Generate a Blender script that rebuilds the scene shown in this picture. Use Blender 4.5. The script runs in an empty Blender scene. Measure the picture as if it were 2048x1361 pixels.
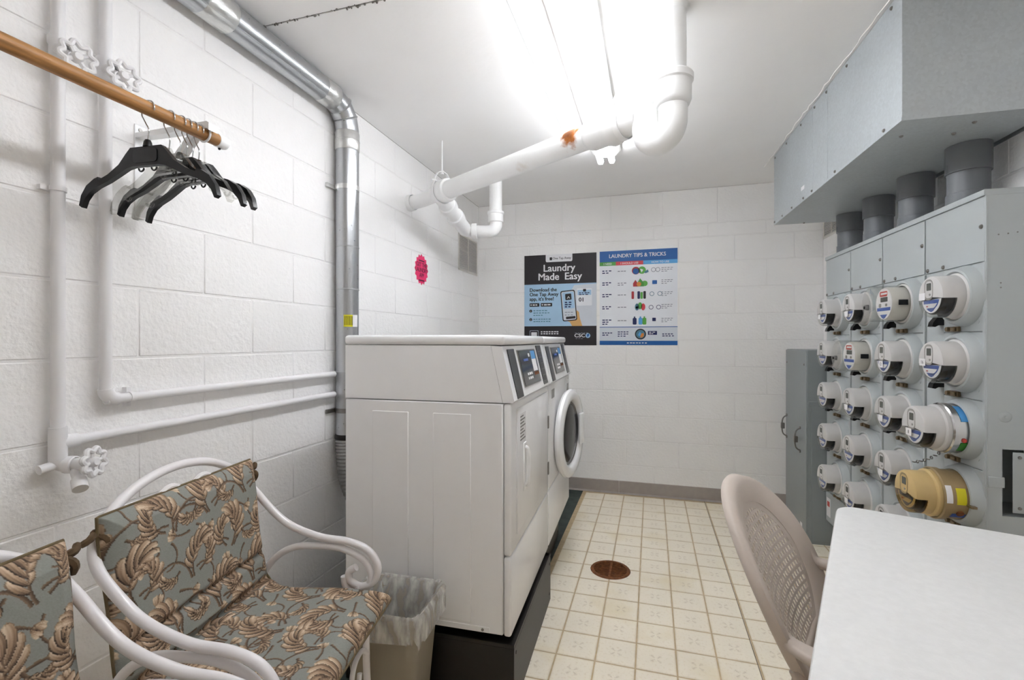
import bpy, bmesh, math, random
import numpy as np
from mathutils import Vector, Matrix
random.seed(7)
scn = bpy.context.scene
COL = scn.collection
PI = math.pi
R = math.radians
# ---------------------------------------------------------------- camera, world, exposure
PH = math.atan(279 / 950.0)                       # camera turned left of the room's depth axis
cam = bpy.data.cameras.new('camera'); cam.sensor_width = 36; cam.lens = 950 / 2048 * 36; cam.clip_start = .02
camo = bpy.data.objects.new('camera', cam); COL.objects.link(camo)
camo.location = (0, 0, 1.252); camo.rotation_euler = (PI / 2, 0, PH); scn.camera = camo
wd = bpy.data.worlds.new('world'); scn.world = wd; wd.use_nodes = True
wd.node_tree.nodes['Background'].inputs[0].default_value = (.9, .95, 1, 1)
wd.node_tree.nodes['Background'].inputs[1].default_value = 0.0
scn.view_settings.view_transform = 'Standard'; scn.view_settings.look = 'None'
scn.view_settings.gamma = 1; scn.view_settings.exposure = 0.55
scn.view_settings.use_curve_mapping = False
scn.cycles.max_bounces = 16; scn.cycles.diffuse_bounces = 14; scn.cycles.glossy_bounces = 6; scn.cycles.transparent_max_bounces = 24   # white room: let the light bounce
TUBE_STRENGTH = 16.0
# ---------------------------------------------------------------- room measures (metres)
LX, BY, RX, CZ, FY = -1.474, 3.965, 1.204, 2.435, -1.2
TH = R(1.96)                                      # right wall and machines stand slightly askew
RZ = PI + TH                                      # right-wall frame: x out of the wall, y towards the room's front, z up
def W(n, s, z=0.0):
    return Vector((RX + math.sin(TH) * s - math.cos(TH) * n, BY - math.cos(TH) * s - math.sin(TH) * n, z))
# ---------------------------------------------------------------- mesh helpers
def lin(h):
    h = h.lstrip('#'); o = []
    for i in (0, 2, 4):
        c = int(h[i:i + 2], 16) / 255; o.append(c / 12.92 if c <= .04045 else ((c + .055) / 1.055) ** 2.4)
    return tuple(o)
def rot_to(d):
    return Vector((0, 0, 1)).rotation_difference(Vector(d).normalized()).to_matrix()
def spline(pts, n=8, closed=False):
    P = [Vector(p) for p in pts]; out = []; m = len(P)
    rng = range(m if closed else m - 1)
    for i in rng:
        if closed: a, b, c, d = P[(i - 1) % m], P[i], P[(i + 1) % m], P[(i + 2) % m]
        else:
            b, c = P[i], P[i + 1]
            a = P[i - 1] if i else b * 2 - c
            d = P[i + 2] if i + 2 < m else c * 2 - b
        for k in range(n):
            t = k / n
            out.append(.5 * ((2 * b) + (c - a) * t + (2 * a - 5 * b + 4 * c - d) * t * t + (3 * b - a - 3 * c + d) * t ** 3))
    if not closed: out.append(P[-1])
    return out
def arc(c, r, a0, a1, n, u=(1, 0, 0), v=(0, 0, 1)):
    c, u, v = Vector(c), Vector(u), Vector(v)
    return [c + u * (r * math.cos(R(a0 + (a1 - a0) * i / n))) + v * (r * math.sin(R(a0 + (a1 - a0) * i / n))) for i in range(n + 1)]
class MB:
    def __init__(s): s.v = []; s.f = []
    def add(s, V, Fc):
        o = len(s.v); s.v += [tuple(x) for x in V]; s.f += [tuple(i + o for i in q) for q in Fc]; return s
    def box(s, x0, x1, y0, y1, z0, z1, b=0, seg=1):
        if b <= 0:
            return s.add([(x0, y0, z0), (x1, y0, z0), (x1, y1, z0), (x0, y1, z0), (x0, y0, z1), (x1, y0, z1), (x1, y1, z1), (x0, y1, z1)],
                         [(0, 3, 2, 1), (4, 5, 6, 7), (0, 1, 5, 4), (1, 2, 6, 5), (2, 3, 7, 6), (3, 0, 4, 7)])
        bm = bmesh.new(); bmesh.ops.create_cube(bm, size=1)
        for v in bm.verts:
            v.co = Vector(((x0 + x1) / 2 + v.co.x * (x1 - x0), (y0 + y1) / 2 + v.co.y * (y1 - y0), (z0 + z1) / 2 + v.co.z * (z1 - z0)))
        b = min(b, .49 * min(x1 - x0, y1 - y0, z1 - z0))
        bmesh.ops.bevel(bm, geom=bm.edges[:], offset=b, segments=seg, profile=.5, affect='EDGES')
        bm.verts.index_update(); s.add([v.co[:] for v in bm.verts], [[v.index for v in f.verts] for f in bm.faces]); bm.free(); return s
    def cyl(s, p0, p1, r0, r1=None, seg=20, cap=True):
        p0, p1 = Vector(p0), Vector(p1); r1 = r0 if r1 is None else r1
        m = rot_to(p1 - p0); V = []
        for p, r in ((p0, r0), (p1, r1)):
            V += [p + m @ Vector((r * math.cos(2 * PI * i / seg), r * math.sin(2 * PI * i / seg), 0)) for i in range(seg)]
        Fc = [(i, (i + 1) % seg, seg + (i + 1) % seg, seg + i) for i in range(seg)]
        if cap: Fc += [tuple(range(seg))[::-1], tuple(range(seg, 2 * seg))]
        return s.add(V, Fc)
    def lathe(s, prof, o=(0, 0, 0), d=(0, 0, 1), seg=28, a0=0, a1=360, ref=None):
        """prof: (radius, height) pairs about axis d through o"""
        o, d = Vector(o), Vector(d).normalized()
        if ref is None: m = rot_to(d); u, w = m @ Vector((1, 0, 0)), m @ Vector((0, 1, 0))
        else: u = Vector(ref).normalized(); w = d.cross(u)
        full = abs(a1 - a0) >= 359.9; n = seg if full else seg + 1; V = []
        for i in range(n):
            a = R(a0 + (a1 - a0) * i / seg); e = u * math.cos(a) + w * math.sin(a)
            V += [o + d * h + e * r for r, h in prof]
        k = len(prof); Fc = []
        for i in range(seg):
            j = (i + 1) % n
            for q in range(k - 1):
                f = [i * k + q, j * k + q, j * k + q + 1, i * k + q + 1]
                Fc.append(tuple(f))
        return s.add(V, Fc)
    def tube(s, path, r, seg=10, closed=False, cap=True):
        P = [Vector(p) for p in path]; n = len(P)
        rr = r if isinstance(r, (list, tuple)) else [r] * n
        T = []
        for i in range(n):
            a = P[(i - 1) % n] if (closed or i) else P[i]; b = P[(i + 1) % n] if (closed or i < n - 1) else P[i]
            T.append((b - a).normalized())
        up = Vector((0, 0, 1)) if abs(T[0].z) < .9 else Vector((1, 0, 0))
        u = T[0].cross(up).normalized(); V = []
        for i in range(n):
            u = (u - T[i] * u.dot(T[i])).normalized(); w = T[i].cross(u)
            V += [P[i] + (u * math.cos(2 * PI * k / seg) + w * math.sin(2 * PI * k / seg)) * rr[i] for k in range(seg)]
        Fc = []
        for i in range(n if closed else n - 1):
            j = (i + 1) % n
            for k in range(seg):
                Fc.append((i * seg + k, i * seg + (k + 1) % seg, j * seg + (k + 1) % seg, j * seg + k))
        if cap and not closed: Fc += [tuple(range(seg))[::-1], tuple(range((n - 1) * seg, n * seg))]
        return s.add(V, Fc)
    def prism(s, poly, o, u, v, w):
        """polygon in the (u, v) plane at o, extruded along the vector w"""
        o, u, v, w = Vector(o), Vector(u), Vector(v), Vector(w); n = len(poly)
        A = [o + u * a + v * b for a, b in poly]; V = A + [p + w for p in A]
        return s.add(V, [tuple(range(n))[::-1], tuple(range(n, 2 * n))] + [(i, (i + 1) % n, n + (i + 1) % n, n + i) for i in range(n)])
    def ball(s, c, r, su=12, sv=8):
        return s.lathe([(max(1e-4, math.sin(PI * i / sv)) * r, -math.cos(PI * i / sv) * r) for i in range(sv + 1)], c, seg=su)
    def mesh(s, name, m, sharp=38):
        me = bpy.data.meshes.new(name); me.from_pydata(s.v, [], s.f)
        bm = bmesh.new(); bm.from_mesh(me)
        bmesh.ops.remove_doubles(bm, verts=bm.verts[:], dist=1e-6)
        bmesh.ops.recalc_face_normals(bm, faces=bm.faces[:]); bm.to_mesh(me); bm.free()
        for p in me.polygons: p.use_smooth = True
        me.set_sharp_from_angle(angle=R(sharp)); me.materials.append(m); me.update(); return me
    def build(s, name, m, parent=None, sharp=38, **kw):
        return put(name, s.mesh(name, m, sharp), parent, **kw)
def put(name, me, parent=None, loc=(0, 0, 0), rz=0, label=None, cat=None, group=None, kind=None):
    o = bpy.data.objects.new(name, me); COL.objects.link(o); o.location = loc; o.rotation_euler = (0, 0, rz)
    if parent: o.parent = parent
    for k, v in (('label', label), ('category', cat), ('group', group), ('kind', kind)):
        if v: o[k] = v
    return o
def thing(name, label, cat, loc=(0, 0, 0), rz=0, group=None):
    return put(name, None, None, loc, rz, label, cat, group)
def dup(o, loc=None, rz=None, label=None, parent=None):
    c = o.copy(); COL.objects.link(c)
    if parent is not None: c.parent = parent
    if loc is not None: c.location = loc
    if rz is not None: c.rotation_euler = (0, 0, rz)
    if label: c['label'] = label
    for ch in [q for q in COL.objects if q.parent == o and q != c]: dup(ch, parent=c)
    return c
def rrect(w, h, r, n=4, cx=0, cy=0):
    out = []
    for sx, sy, a in ((1, 1, 0), (-1, 1, 90), (-1, -1, 180), (1, -1, 270)):
        for i in range(n + 1):
            t = R(a + 90 * i / n); out.append((cx + sx * (w / 2 - r) + r * math.cos(t), cy + sy * (h / 2 - r) + r * math.sin(t)))
    return out
def disc(r, n=24, cx=0, cy=0, ry=None):
    ry = ry or r
    return [(cx + r * math.cos(2 * PI * i / n), cy + ry * math.sin(2 * PI * i / n)) for i in range(n)]
_tx = {}
def text_mb(txt, size, o, u, v, depth=.0004, bold=0.0, align='CENTER', xs=1.0):
    """lettering as thin solid letters; o is the baseline anchor"""
    cu = bpy.data.curves.new('lettering', 'FONT'); cu.body = txt; cu.size = size; cu.align_x = align
    cu.resolution_u = 3; cu.extrude = 0
    ob = bpy.data.objects.new('lettering', cu); me = bpy.data.meshes.new_from_object(ob)
    o, u, v = Vector(o), Vector(u), Vector(v); n = u.cross(v).normalized()
    mb = MB(); b = bold * size
    for k, (du_, dv_) in enumerate(((0, 0), (b, 0), (-b, 0), (0, b * .6), (0, -b * .6)) if b else ((0, 0),)):          # heavier strokes: the letter laid over itself
        mb.add([o + u * (p.co.x * xs + du_) + v * (p.co.y + dv_) + n * (depth + .00002 * k) for p in me.vertices], [tuple(p.vertices) for p in me.polygons])
    bpy.data.meshes.remove(me); bpy.data.objects.remove(ob); bpy.data.curves.remove(cu); return mb
# ---------------------------------------------------------------- materials (all node based)
def M(name, col, rough=.5, metal=0., var=.05, vs=8., bump=0., bs=60., coord='Object', spec=.5, trans=0., alpha=1., emit=None, ior=1.45, sc=None, coat=0):
    m = bpy.data.materials.new(name); m.use_nodes = True; N = m.node_tree.nodes; L = m.node_tree.links
    b = N['Principled BSDF']; c = lin(col) if isinstance(col, str) else col
    b.inputs['Roughness'].default_value = rough; b.inputs['Metallic'].default_value = metal
    b.inputs['Specular IOR Level'].default_value = spec; b.inputs['IOR'].default_value = ior
    b.inputs['Transmission Weight'].default_value = trans; b.inputs['Alpha'].default_value = alpha
    b.inputs['Coat Weight'].default_value = coat
    if emit:
        b.inputs['Emission Color'].default_value = (*(lin(emit[0])), 1); b.inputs['Emission Strength'].default_value = emit[1]
    if coord == 'World': src = N.new('ShaderNodeNewGeometry').outputs['Position']
    else: src = N.new('ShaderNodeTexCoord').outputs['Object']
    if sc:
        mp = N.new('ShaderNodeMapping'); mp.inputs['Scale'].default_value = sc; L.new(src, mp.inputs[0]); src = mp.outputs[0]
    n = N.new('ShaderNodeTexNoise'); n.inputs['Scale'].default_value = vs; n.inputs['Detail'].default_value = 4; L.new(src, n.inputs['Vector'])
    r = N.new('ShaderNodeMapRange'); r.inputs[1].default_value = .3; r.inputs[2].default_value = .7; r.inputs[3].default_value = 1 - var; r.inputs[4].default_value = 1 + var
    L.new(n.outputs['Fac'], r.inputs[0])
    mx = N.new('ShaderNodeVectorMath'); mx.operation = 'SCALE'; mx.inputs[0].default_value = c; L.new(r.outputs[0], mx.inputs['Scale'])
    L.new(mx.outputs[0], b.inputs['Base Color'])
    if bump:
        n2 = N.new('ShaderNodeTexNoise'); n2.inputs['Scale'].default_value = bs; n2.inputs['Detail'].default_value = 5; L.new(src, n2.inputs['Vector'])
        bp = N.new('ShaderNodeBump'); bp.inputs['Strength'].default_value = bump; bp.inputs['Distance'].default_value = .004
        L.new(n2.outputs['Fac'], bp.inputs['Height']); L.new(bp.outputs[0], b.inputs['Normal'])
    m['src'] = 0
    return m
def nodes(m): return m.node_tree.nodes, m.node_tree.links, m.node_tree.nodes['Principled BSDF']
def basein(m):
    N, L, b = nodes(m); return b.inputs['Base Color'].links[0].from_socket
def overlay(m, fac, col):
    """mix a colour over the material's base colour by a node socket"""
    N, L, b = nodes(m); s = basein(m); x = N.new('ShaderNodeMix'); x.data_type = 'RGBA'
    L.new(fac, x.inputs['Factor']); L.new(s, x.inputs['A']); x.inputs['B'].default_value = (*(lin(col) if isinstance(col, str) else col), 1)
    L.new(x.outputs['Result'], b.inputs['Base Color']); return x
def noise_fac(m, scale, lo, hi, coord='World', sc=None, detail=4):
    N, L, b = nodes(m)
    src = N.new('ShaderNodeNewGeometry').outputs['Position'] if coord == 'World' else N.new('ShaderNodeTexCoord').outputs['Object']
    if sc:
        mp = N.new('ShaderNodeMapping'); mp.inputs['Scale'].default_value = sc; L.new(src, mp.inputs[0]); src = mp.outputs[0]
    n = N.new('ShaderNodeTexNoise'); n.inputs['Scale'].default_value = scale; n.inputs['Detail'].default_value = detail; L.new(src, n.inputs['Vector'])
    r = N.new('ShaderNodeMapRange'); r.inputs[1].default_value = lo; r.inputs[2].default_value = hi; L.new(n.outputs['Fac'], r.inputs[0]); return r.outputs[0]
mt = {}
mt['block'] = M('painted_block', '#f4f3f2', .55, var=.015, vs=3, bump=.85, bs=62, coord='World')
mt['mortar'] = M('painted_mortar', '#f0efee', .6, var=.02, bump=.4, bs=90, coord='World')
mt['ceil'] = M('painted_ceiling', '#f4f3f2', .6, var=.02, vs=2, bump=.25, bs=22, coord='World')
mt['seam'] = M('dirty_seam', '#77736e', .9, var=.3, vs=60, coord='World')
mt['ridge'] = M('paint_ridge', '#efedea', .5, coord='World')
mt['slab'] = M('dark_green_slab', '#39443f', .6, var=.35, vs=14, bump=.3, coord='World')
mt['grout'] = M('vinyl_joint', '#c9b28c', .5, var=.12, vs=30, coord='World')
mt['vseam'] = M('vinyl_seam', '#6d5f48', .6, var=.2, vs=30, coord='World')
mt['cove'] = M('rubber_base', '#a79f99', .5, var=.05, vs=20, coord='World')
mt['wpaint'] = M('white_pipe_paint', '#efefee', .38, var=.02, bump=.25, bs=70, coord='World')
mt['lpaint'] = M('wall_pipe_paint', '#e8e7e8', .45, var=.02, bump=.12, bs=80, coord='World')
mt['white'] = M('white_enamel', '#eeeeef', .22, var=.01)
mt['whitep'] = M('white_plastic', '#f2f2f2', .3, var=.01)
mt['cream'] = M('cream_plastic', '#d9d6d0', .35, var=.02)
mt['black'] = M('black_plastic', '#0d0d0f', .28, var=.1)
mt['blackg'] = M('black_gloss', '#131316', .12, var=.1)
mt['iron'] = M('black_pedestal', '#171311', .42, var=.15, vs=5)
mt['chrome'] = M('chrome', '#c9c9c9', .18, metal=1., var=.03)
mt['steel'] = M('dull_steel', '#8d8a86', .4, metal=.9, var=.1, vs=40)
mt['brass'] = M('brass_tab', '#8f7d63', .4, metal=.8, var=.2, vs=60)
mt['rust'] = M('rusty_iron', '#7a4a29', .85, var=.45, vs=45, bump=.6, bs=90)
mt['gray'] = M('grey_enamel', '#b3b9ba', .42, var=.03, vs=3, bump=.03, bs=40)
mt['grayd'] = M('grey_disconnect', '#8d9394', .4, var=.04, vs=4)
mt['pvc'] = M('grey_conduit', '#74777b', .35, var=.04, vs=6)
mt['meter'] = M('meter_shell', '#cbc9c7', .35, var=.015)
mt['metery'] = M('yellowed_meter_shell', '#cdb27c', .4, var=.06, vs=10)
def _clear(name, tint, rough=.05, ior=1.45, boost=1.):
    m = bpy.data.materials.new(name); m.use_nodes = True; N, L = m.node_tree.nodes, m.node_tree.links
    N.remove(N['Principled BSDF']); t = N.new('ShaderNodeBsdfTransparent'); t.inputs[0].default_value = (*lin(tint), 1)
    g = N.new('ShaderNodeBsdfGlossy'); g.inputs['Roughness'].default_value = rough; f = N.new('ShaderNodeLayerWeight'); f.inputs[0].default_value = .5
    pw = N.new('ShaderNodeMath'); pw.operation = 'POWER'; pw.inputs[1].default_value = 3.; L.new(f.outputs['Facing'], pw.inputs[0]); k = N.new('ShaderNodeMath'); k.operation = 'MULTIPLY_ADD'; k.use_clamp = True; k.inputs[1].default_value = .6 * boost; k.inputs[2].default_value = .05; L.new(pw.outputs[0], k.inputs[0])
    x = N.new('ShaderNodeMixShader'); L.new(k.outputs[0], x.inputs[0]); L.new(t.outputs[0], x.inputs[1]); L.new(g.outputs[0], x.inputs[2])
    nz = N.new('ShaderNodeTexNoise'); nz.inputs['Scale'].default_value = 30; bp = N.new('ShaderNodeBump'); bp.inputs['Strength'].default_value = .03; L.new(nz.outputs['Fac'], bp.inputs['Height'])
    L.new(bp.outputs[0], g.inputs['Normal']); L.new(x.outputs[0], N['Material Output'].inputs[0]); return m
mt['clear'] = _clear('clear_cover', '#f4f4f2'); mt['cleary'] = _clear('yellowed_clear_cover', '#dcc287')
mt['blue'] = M('label_blue', '#3f5fae', .4, var=.05)
mt['red'] = M('label_red', '#c8483f', .4, var=.05)
mt['paper'] = M('paper', '#ecebec', .5, var=.02)
mt['lcd'] = M('lcd', '#5a5d57', .25)
mt['bezel'] = M('meter_bezel', '#96938e', .4)
mt['yellow'] = M('yellow_label', '#dcd327', .5)
mt['green'] = M('green_label', '#3f8f34', .5)
mt['sky'] = M('label_sky', '#4a94cf', .5)
mt['tan'] = M('yellowed_collar', '#a58f69', .35, metal=.25, var=.1, vs=15)
mt['wood'] = M('oak_dowel', '#a87845', .42, var=.3, vs=9, bump=.08, bs=60, sc=(14, 1, 14), coord='World')
mt['hclear'] = _clear('clear_hanger', '#f0f0ee', .10, 1.5, 1.2)
mt['tape'] = M('foil_tape', '#d6d6d4', .3, metal=.85, var=.06, vs=40, bump=.5, bs=45)
mt['tubeglow'] = M('lamp_tube', '#ffffff', .4, emit=('#f6f9ff', TUBE_STRENGTH))
mt['fixture'] = M('fixture_white', '#e8e8e6', .35, var=.01)
mt['ironw'] = M('white_wrought_iron', '#ece9ea', .28, var=.02, coat=.2)
mt['resin'] = M('taupe_resin', '#c6bab0', .45, var=.03, vs=5, bump=.06, bs=160)
mt['bin'] = M('taupe_bin', '#958c7c', .45, var=.04, vs=4, bump=.05, bs=200)
mt['table'] = M('table_top', '#e8e8e7', .5, var=.025, vs=60, bump=.12, bs=260)
mt['tleg'] = M('grey_leg', '#77797c', .4, metal=.4)
mt['khaki'] = M('khaki_piping', '#6f6046', .9, var=.15, vs=60)
mt['tie'] = M('brown_tie', '#5d4a35', .9, var=.3, vs=80)
def _galv(name, col, rough, cell, amt, metal=1.):
    m = M(name, col, rough, metal=metal, var=.06, vs=2, coord='World'); N, L, b = nodes(m)
    v = N.new('ShaderNodeTexVoronoi'); v.inputs['Scale'].default_value = cell
    g = N.new('ShaderNodeNewGeometry'); L.new(g.outputs['Position'], v.inputs['Vector'])
    bw = N.new('ShaderNodeRGBToBW'); L.new(v.outputs['Color'], bw.inputs[0])
    r = N.new('ShaderNodeMapRange'); r.inputs[3].default_value = 1 - amt; r.inputs[4].default_value = 1 + amt; L.new(bw.outputs[0], r.inputs[0])
    x = N.new('ShaderNodeVectorMath'); x.operation = 'SCALE'; L.new(basein(m), x.inputs[0]); L.new(r.outputs[0], x.inputs['Scale']); L.new(x.outputs[0], b.inputs['Base Color'])
    r2 = N.new('ShaderNodeMapRange'); r2.inputs[3].default_value = rough - .03; r2.inputs[4].default_value = rough + .04; L.new(bw.outputs[0], r2.inputs[0]); L.new(r2.outputs[0], b.inputs['Roughness'])
    return m
mt['galv'] = _galv('galvanised_duct', '#b9bbbd', .30, 260, .035)
mt['flex'] = _galv('flexible_foil', '#a9a9a8', .45, 60, .1)
mt['trough'] = _galv('grey_wireway', '#b9bfc2', .5, 110, .07, metal=.35)
# rust stain on the drain pipe: a patch of its own shape on the pipe's paint
def _rustpipe():
    m = M('white_pipe_paint_rusted', '#efefee', .38, var=.02, bump=.3, bs=60, coord='World'); N, L, b = nodes(m)
    g = N.new('ShaderNodeNewGeometry')
    def near(p, r0, r1, sx):
        sb = N.new('ShaderNodeVectorMath'); sb.operation = 'SUBTRACT'; L.new(g.outputs['Position'], sb.inputs[0]); sb.inputs[1].default_value = p
        ml = N.new('ShaderNodeVectorMath'); ml.operation = 'MULTIPLY'; L.new(sb.outputs[0], ml.inputs[0]); ml.inputs[1].default_value = sx
        ln = N.new('ShaderNodeVectorMath'); ln.operation = 'LENGTH'; L.new(ml.outputs[0], ln.inputs[0])
        nz = N.new('ShaderNodeTexNoise'); nz.inputs['Scale'].default_value = 38; nz.inputs['Detail'].default_value = 6; L.new(g.outputs['Position'], nz.inputs['Vector'])
        ad = N.new('ShaderNodeMath'); ad.operation = 'MULTIPLY_ADD'; L.new(nz.outputs['Fac'], ad.inputs[0]); ad.inputs[1].default_value = .085; L.new(ln.outputs['Value'], ad.inputs[2])
        r = N.new('ShaderNodeMapRange'); r.inputs[1].default_value = r1; r.inputs[2].default_value = r0; L.new(ad.outputs[0], r.inputs[0]); return r.outputs[0]
    overlay(m, near((-.325, 1.998, 2.118), .078, .104, (1, 1, 1.1)), '#a9642a')
    overlay(m, near((-.338, 2.0, 2.124), .056, .090, (1.1, 1.1, 1.5)), '#6b3a15')
    f = near((-.60, 2.155, 2.06), .05, .09, (.8, .8, 1.6)); mm = N.new('ShaderNodeMath'); mm.operation = 'MULTIPLY'; mm.inputs[1].default_value = .35; L.new(f, mm.inputs[0])
    overlay(m, mm.outputs[0], '#b59d7c'); return m
mt['rustpipe'] = _rustpipe()
# vinyl tile: cream marbling with a small four-petal mark in the middle of each square
def _tile():
    m = M('cream_vinyl', '#faf1de', .34, var=.04, vs=2.2, coord='World', bump=.05, bs=120); N, L, b = nodes(m)
    overlay(m, noise_fac(m, 95, .55, .95, detail=3), '#e0d0b0')
    overlay(m, noise_fac(m, 3.0, .55, .85), '#ecdcb4')
    t = N.new('ShaderNodeTexCoord'); s = N.new('ShaderNodeSeparateXYZ'); L.new(t.outputs['Object'], s.inputs[0])
    def mth(op, a, bb=None):
        q = N.new('ShaderNodeMath'); q.operation = op
        for i, vv in enumerate((a, bb)):
            if vv is None: continue
            if isinstance(vv, (int, float)): q.inputs[i].default_value = vv
            else: L.new(vv, q.inputs[i])
        return q.outputs[0]
    x, y = s.outputs[0], s.outputs[1]
    r = mth('SQRT', mth('ADD', mth('MULTIPLY', x, x), mth('MULTIPLY', y, y)))
    a = mth('ARCTAN2', y, x); pet = mth('POWER', mth('ABSOLUTE', mth('SINE', mth('MULTIPLY', a, 2.0))), 9.0)
    ring = N.new('ShaderNodeMapRange'); ring.inputs[1].default_value = .030; ring.inputs[2].default_value = .024; L.new(r, ring.inputs[0])
    hole = N.new('ShaderNodeMapRange'); hole.inputs[1].default_value = .004; hole.inputs[2].default_value = .009; L.new(r, hole.inputs[0])
    k = mth('MULTIPLY', mth('MULTIPLY', pet, ring.outputs[0]), hole.outputs[0])
    k = mth('MULTIPLY', k, noise_fac(m, 300, .38, .6)); k = mth('MULTIPLY', k, .5)
    overlay(m, k, '#a58d68')
    ed = mth('MAXIMUM', mth('MULTIPLY', mth('ABSOLUTE', x), 1.0), mth('MULTIPLY', mth('ABSOLUTE', y), .968))
    er = N.new('ShaderNodeMapRange'); er.inputs[1].default_value = .066; er.inputs[2].default_value = .0765; L.new(ed, er.inputs[0])
    overlay(m, mth('MULTIPLY', mth('MULTIPLY', er.outputs[0], noise_fac(m, 14, .3, .62)), .55), '#c0a983')
    return m
mt['tile'] = _tile()
def _print():
    m = bpy.data.materials.new('floral_print'); m.use_nodes = True; N, L, b = nodes(m)
    at = N.new('ShaderNodeVertexColor'); at.layer_name = 'print'; L.new(at.outputs[0], b.inputs['Base Color']); b.inputs['Roughness'].default_value = .85
    t = N.new('ShaderNodeTexCoord'); n = N.new('ShaderNodeTexNoise'); n.inputs['Scale'].default_value = 420; L.new(t.outputs['Object'], n.inputs['Vector'])
    bp = N.new('ShaderNodeBump'); bp.inputs['Strength'].default_value = .2; bp.inputs['Distance'].default_value = .001; L.new(n.outputs['Fac'], bp.inputs['Height']); L.new(bp.outputs[0], b.inputs['Normal'])
    return m
mt['print'] = _print()
def _film():
    m = M('thin_film', '#f3f3f1', .25, alpha=.3, var=.03, bump=.9, bs=26, spec=.8); N, L, b = nodes(m)
    r = N.new('ShaderNodeMapRange'); r.inputs[3].default_value = .18; r.inputs[4].default_value = .62
    L.new(noise_fac(m, 34, .35, .7, coord='Object', sc=(1, 1, .35)), r.inputs[0]); L.new(r.outputs[0], b.inputs['Alpha']); return m
mt['film'] = _film()
# ================================================================ the room shell
def struct(name, mb, m, **kw):
    o = mb.build(name, m, **kw); o['kind'] = 'structure'; return o
DRN, DRR = (-.215, 2.632), .098                            # the floor drain opens into a real pit
def plate_with_hole(mb, x0, x1, y0, y1, z0, z1, h=.2):
    (cx, cy), n = DRN, 48
    for b in ((x0, cx - h, y0, y1), (cx + h, x1, y0, y1), (cx - h, cx + h, y0, cy - h), (cx - h, cx + h, cy + h, y1)): mb.box(*b, z0, z1)
    V = []
    for i in range(n):
        a = 2 * PI * (i + .5) / n; c, s_ = math.cos(a), math.sin(a); k = h / max(abs(c), abs(s_))
        for r in (DRR, k):
            for z in (z0, z1): V.append((cx + r * c, cy + r * s_, z))
    o = len(mb.v); mb.v += V
    for i in range(n):
        p, q = o + 4 * i, o + 4 * ((i + 1) % n)
        mb.f += [(p + 1, q + 1, q + 3, p + 3), (p, p + 2, q + 2, q), (p, q, q + 1, p + 1)]
    return mb
floor = struct('floor', plate_with_hole(MB(), LX - .1, 1.7, FY - .1, BY + .1, -.1, -.004), mt['slab'])
TX0, TPX, TPY, TY0 = -.365, .1528, .158, 1.868          # printed squares of the sheet vinyl
vin = plate_with_hole(MB(), -.545, 1.6, 1.47, BY, -.0045, -.0012); vin.box(LX, 1.6, FY, 1.47, -.0045, -.0012)
vin.build('vinyl_sheet', mt['grout'], floor)
gx, gy = TPX / 2 - .0032, TPY / 2 - .0032
tile_me = MB().box(-gx, gx, -gy, gy, -.003, 0, .0008).mesh('tile', mt['tile'])
far = MB()
def infront(x, y): return -x * math.sin(PH) + y * math.cos(PH)
for i in range(-8, 14):
    for j in range(-35, 15):
        cx, cy = TX0 + TPX * (i + .5), TY0 + TPY * (j + .5)
        if cy - gy < FY or cy + gy > BY or cx - gx < LX or cx + gx > RX + (BY - cy) * .0342: continue
        if cy > 1.47 and cx < -.53: continue
        zc = infront(cx, cy)
        seen = zc > .3 and 680.5 + 950 * 1.252 / zc < 1480 and cx > -.6 and cy > .9
        if cy > 1.47 and cx < -.5: continue
        if cy > 1.47 and cx < TX0: put('tile', tile_me, floor, (cx, cy, 0)); continue
        if abs(cx - DRN[0]) < gx + DRR and abs(cy - DRN[1]) < gy + DRR:     # squares cut round the drain
            nn = 52; mb = MB(); xs_ = [-gx + 2 * gx * k / nn for k in range(nn + 1)]; ys_ = [-gy + 2 * gy * k / nn for k in range(nn + 1)]
            Fq = [(a * (nn + 1) + b, (a + 1) * (nn + 1) + b, (a + 1) * (nn + 1) + b + 1, a * (nn + 1) + b + 1) for a in range(nn) for b in range(nn)
                  if math.hypot(cx + (xs_[a] + xs_[a + 1]) / 2 - DRN[0], cy + (ys_[b] + ys_[b + 1]) / 2 - DRN[1]) > DRR]
            me = mb.add([(x, y, 0) for x in xs_ for y in ys_], Fq).mesh('tile', mt['tile'])
            bm = bmesh.new(); bm.from_mesh(me); bmesh.ops.delete(bm, geom=[v for v in bm.verts if not v.link_faces], context='VERTS')
            for f_ in bm.faces:
                if f_.normal.z < 0: f_.normal_flip()
            bm.to_mesh(me); bm.free(); put('tile', me, floor, (cx, cy, 0)); continue
        if seen: put('tile', tile_me, floor, (cx, cy, 0))
        else: far.box(cx - gx, cx + gx, cy - gy, cy + gy, -.003, 0)
far.build('tile_field', mt['tile'], floor, kind='stuff')
MB().box(.3915, .3945, .6, BY - .01, -.0012, .0004).build('sheet_seam', mt['vseam'], floor)
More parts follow.
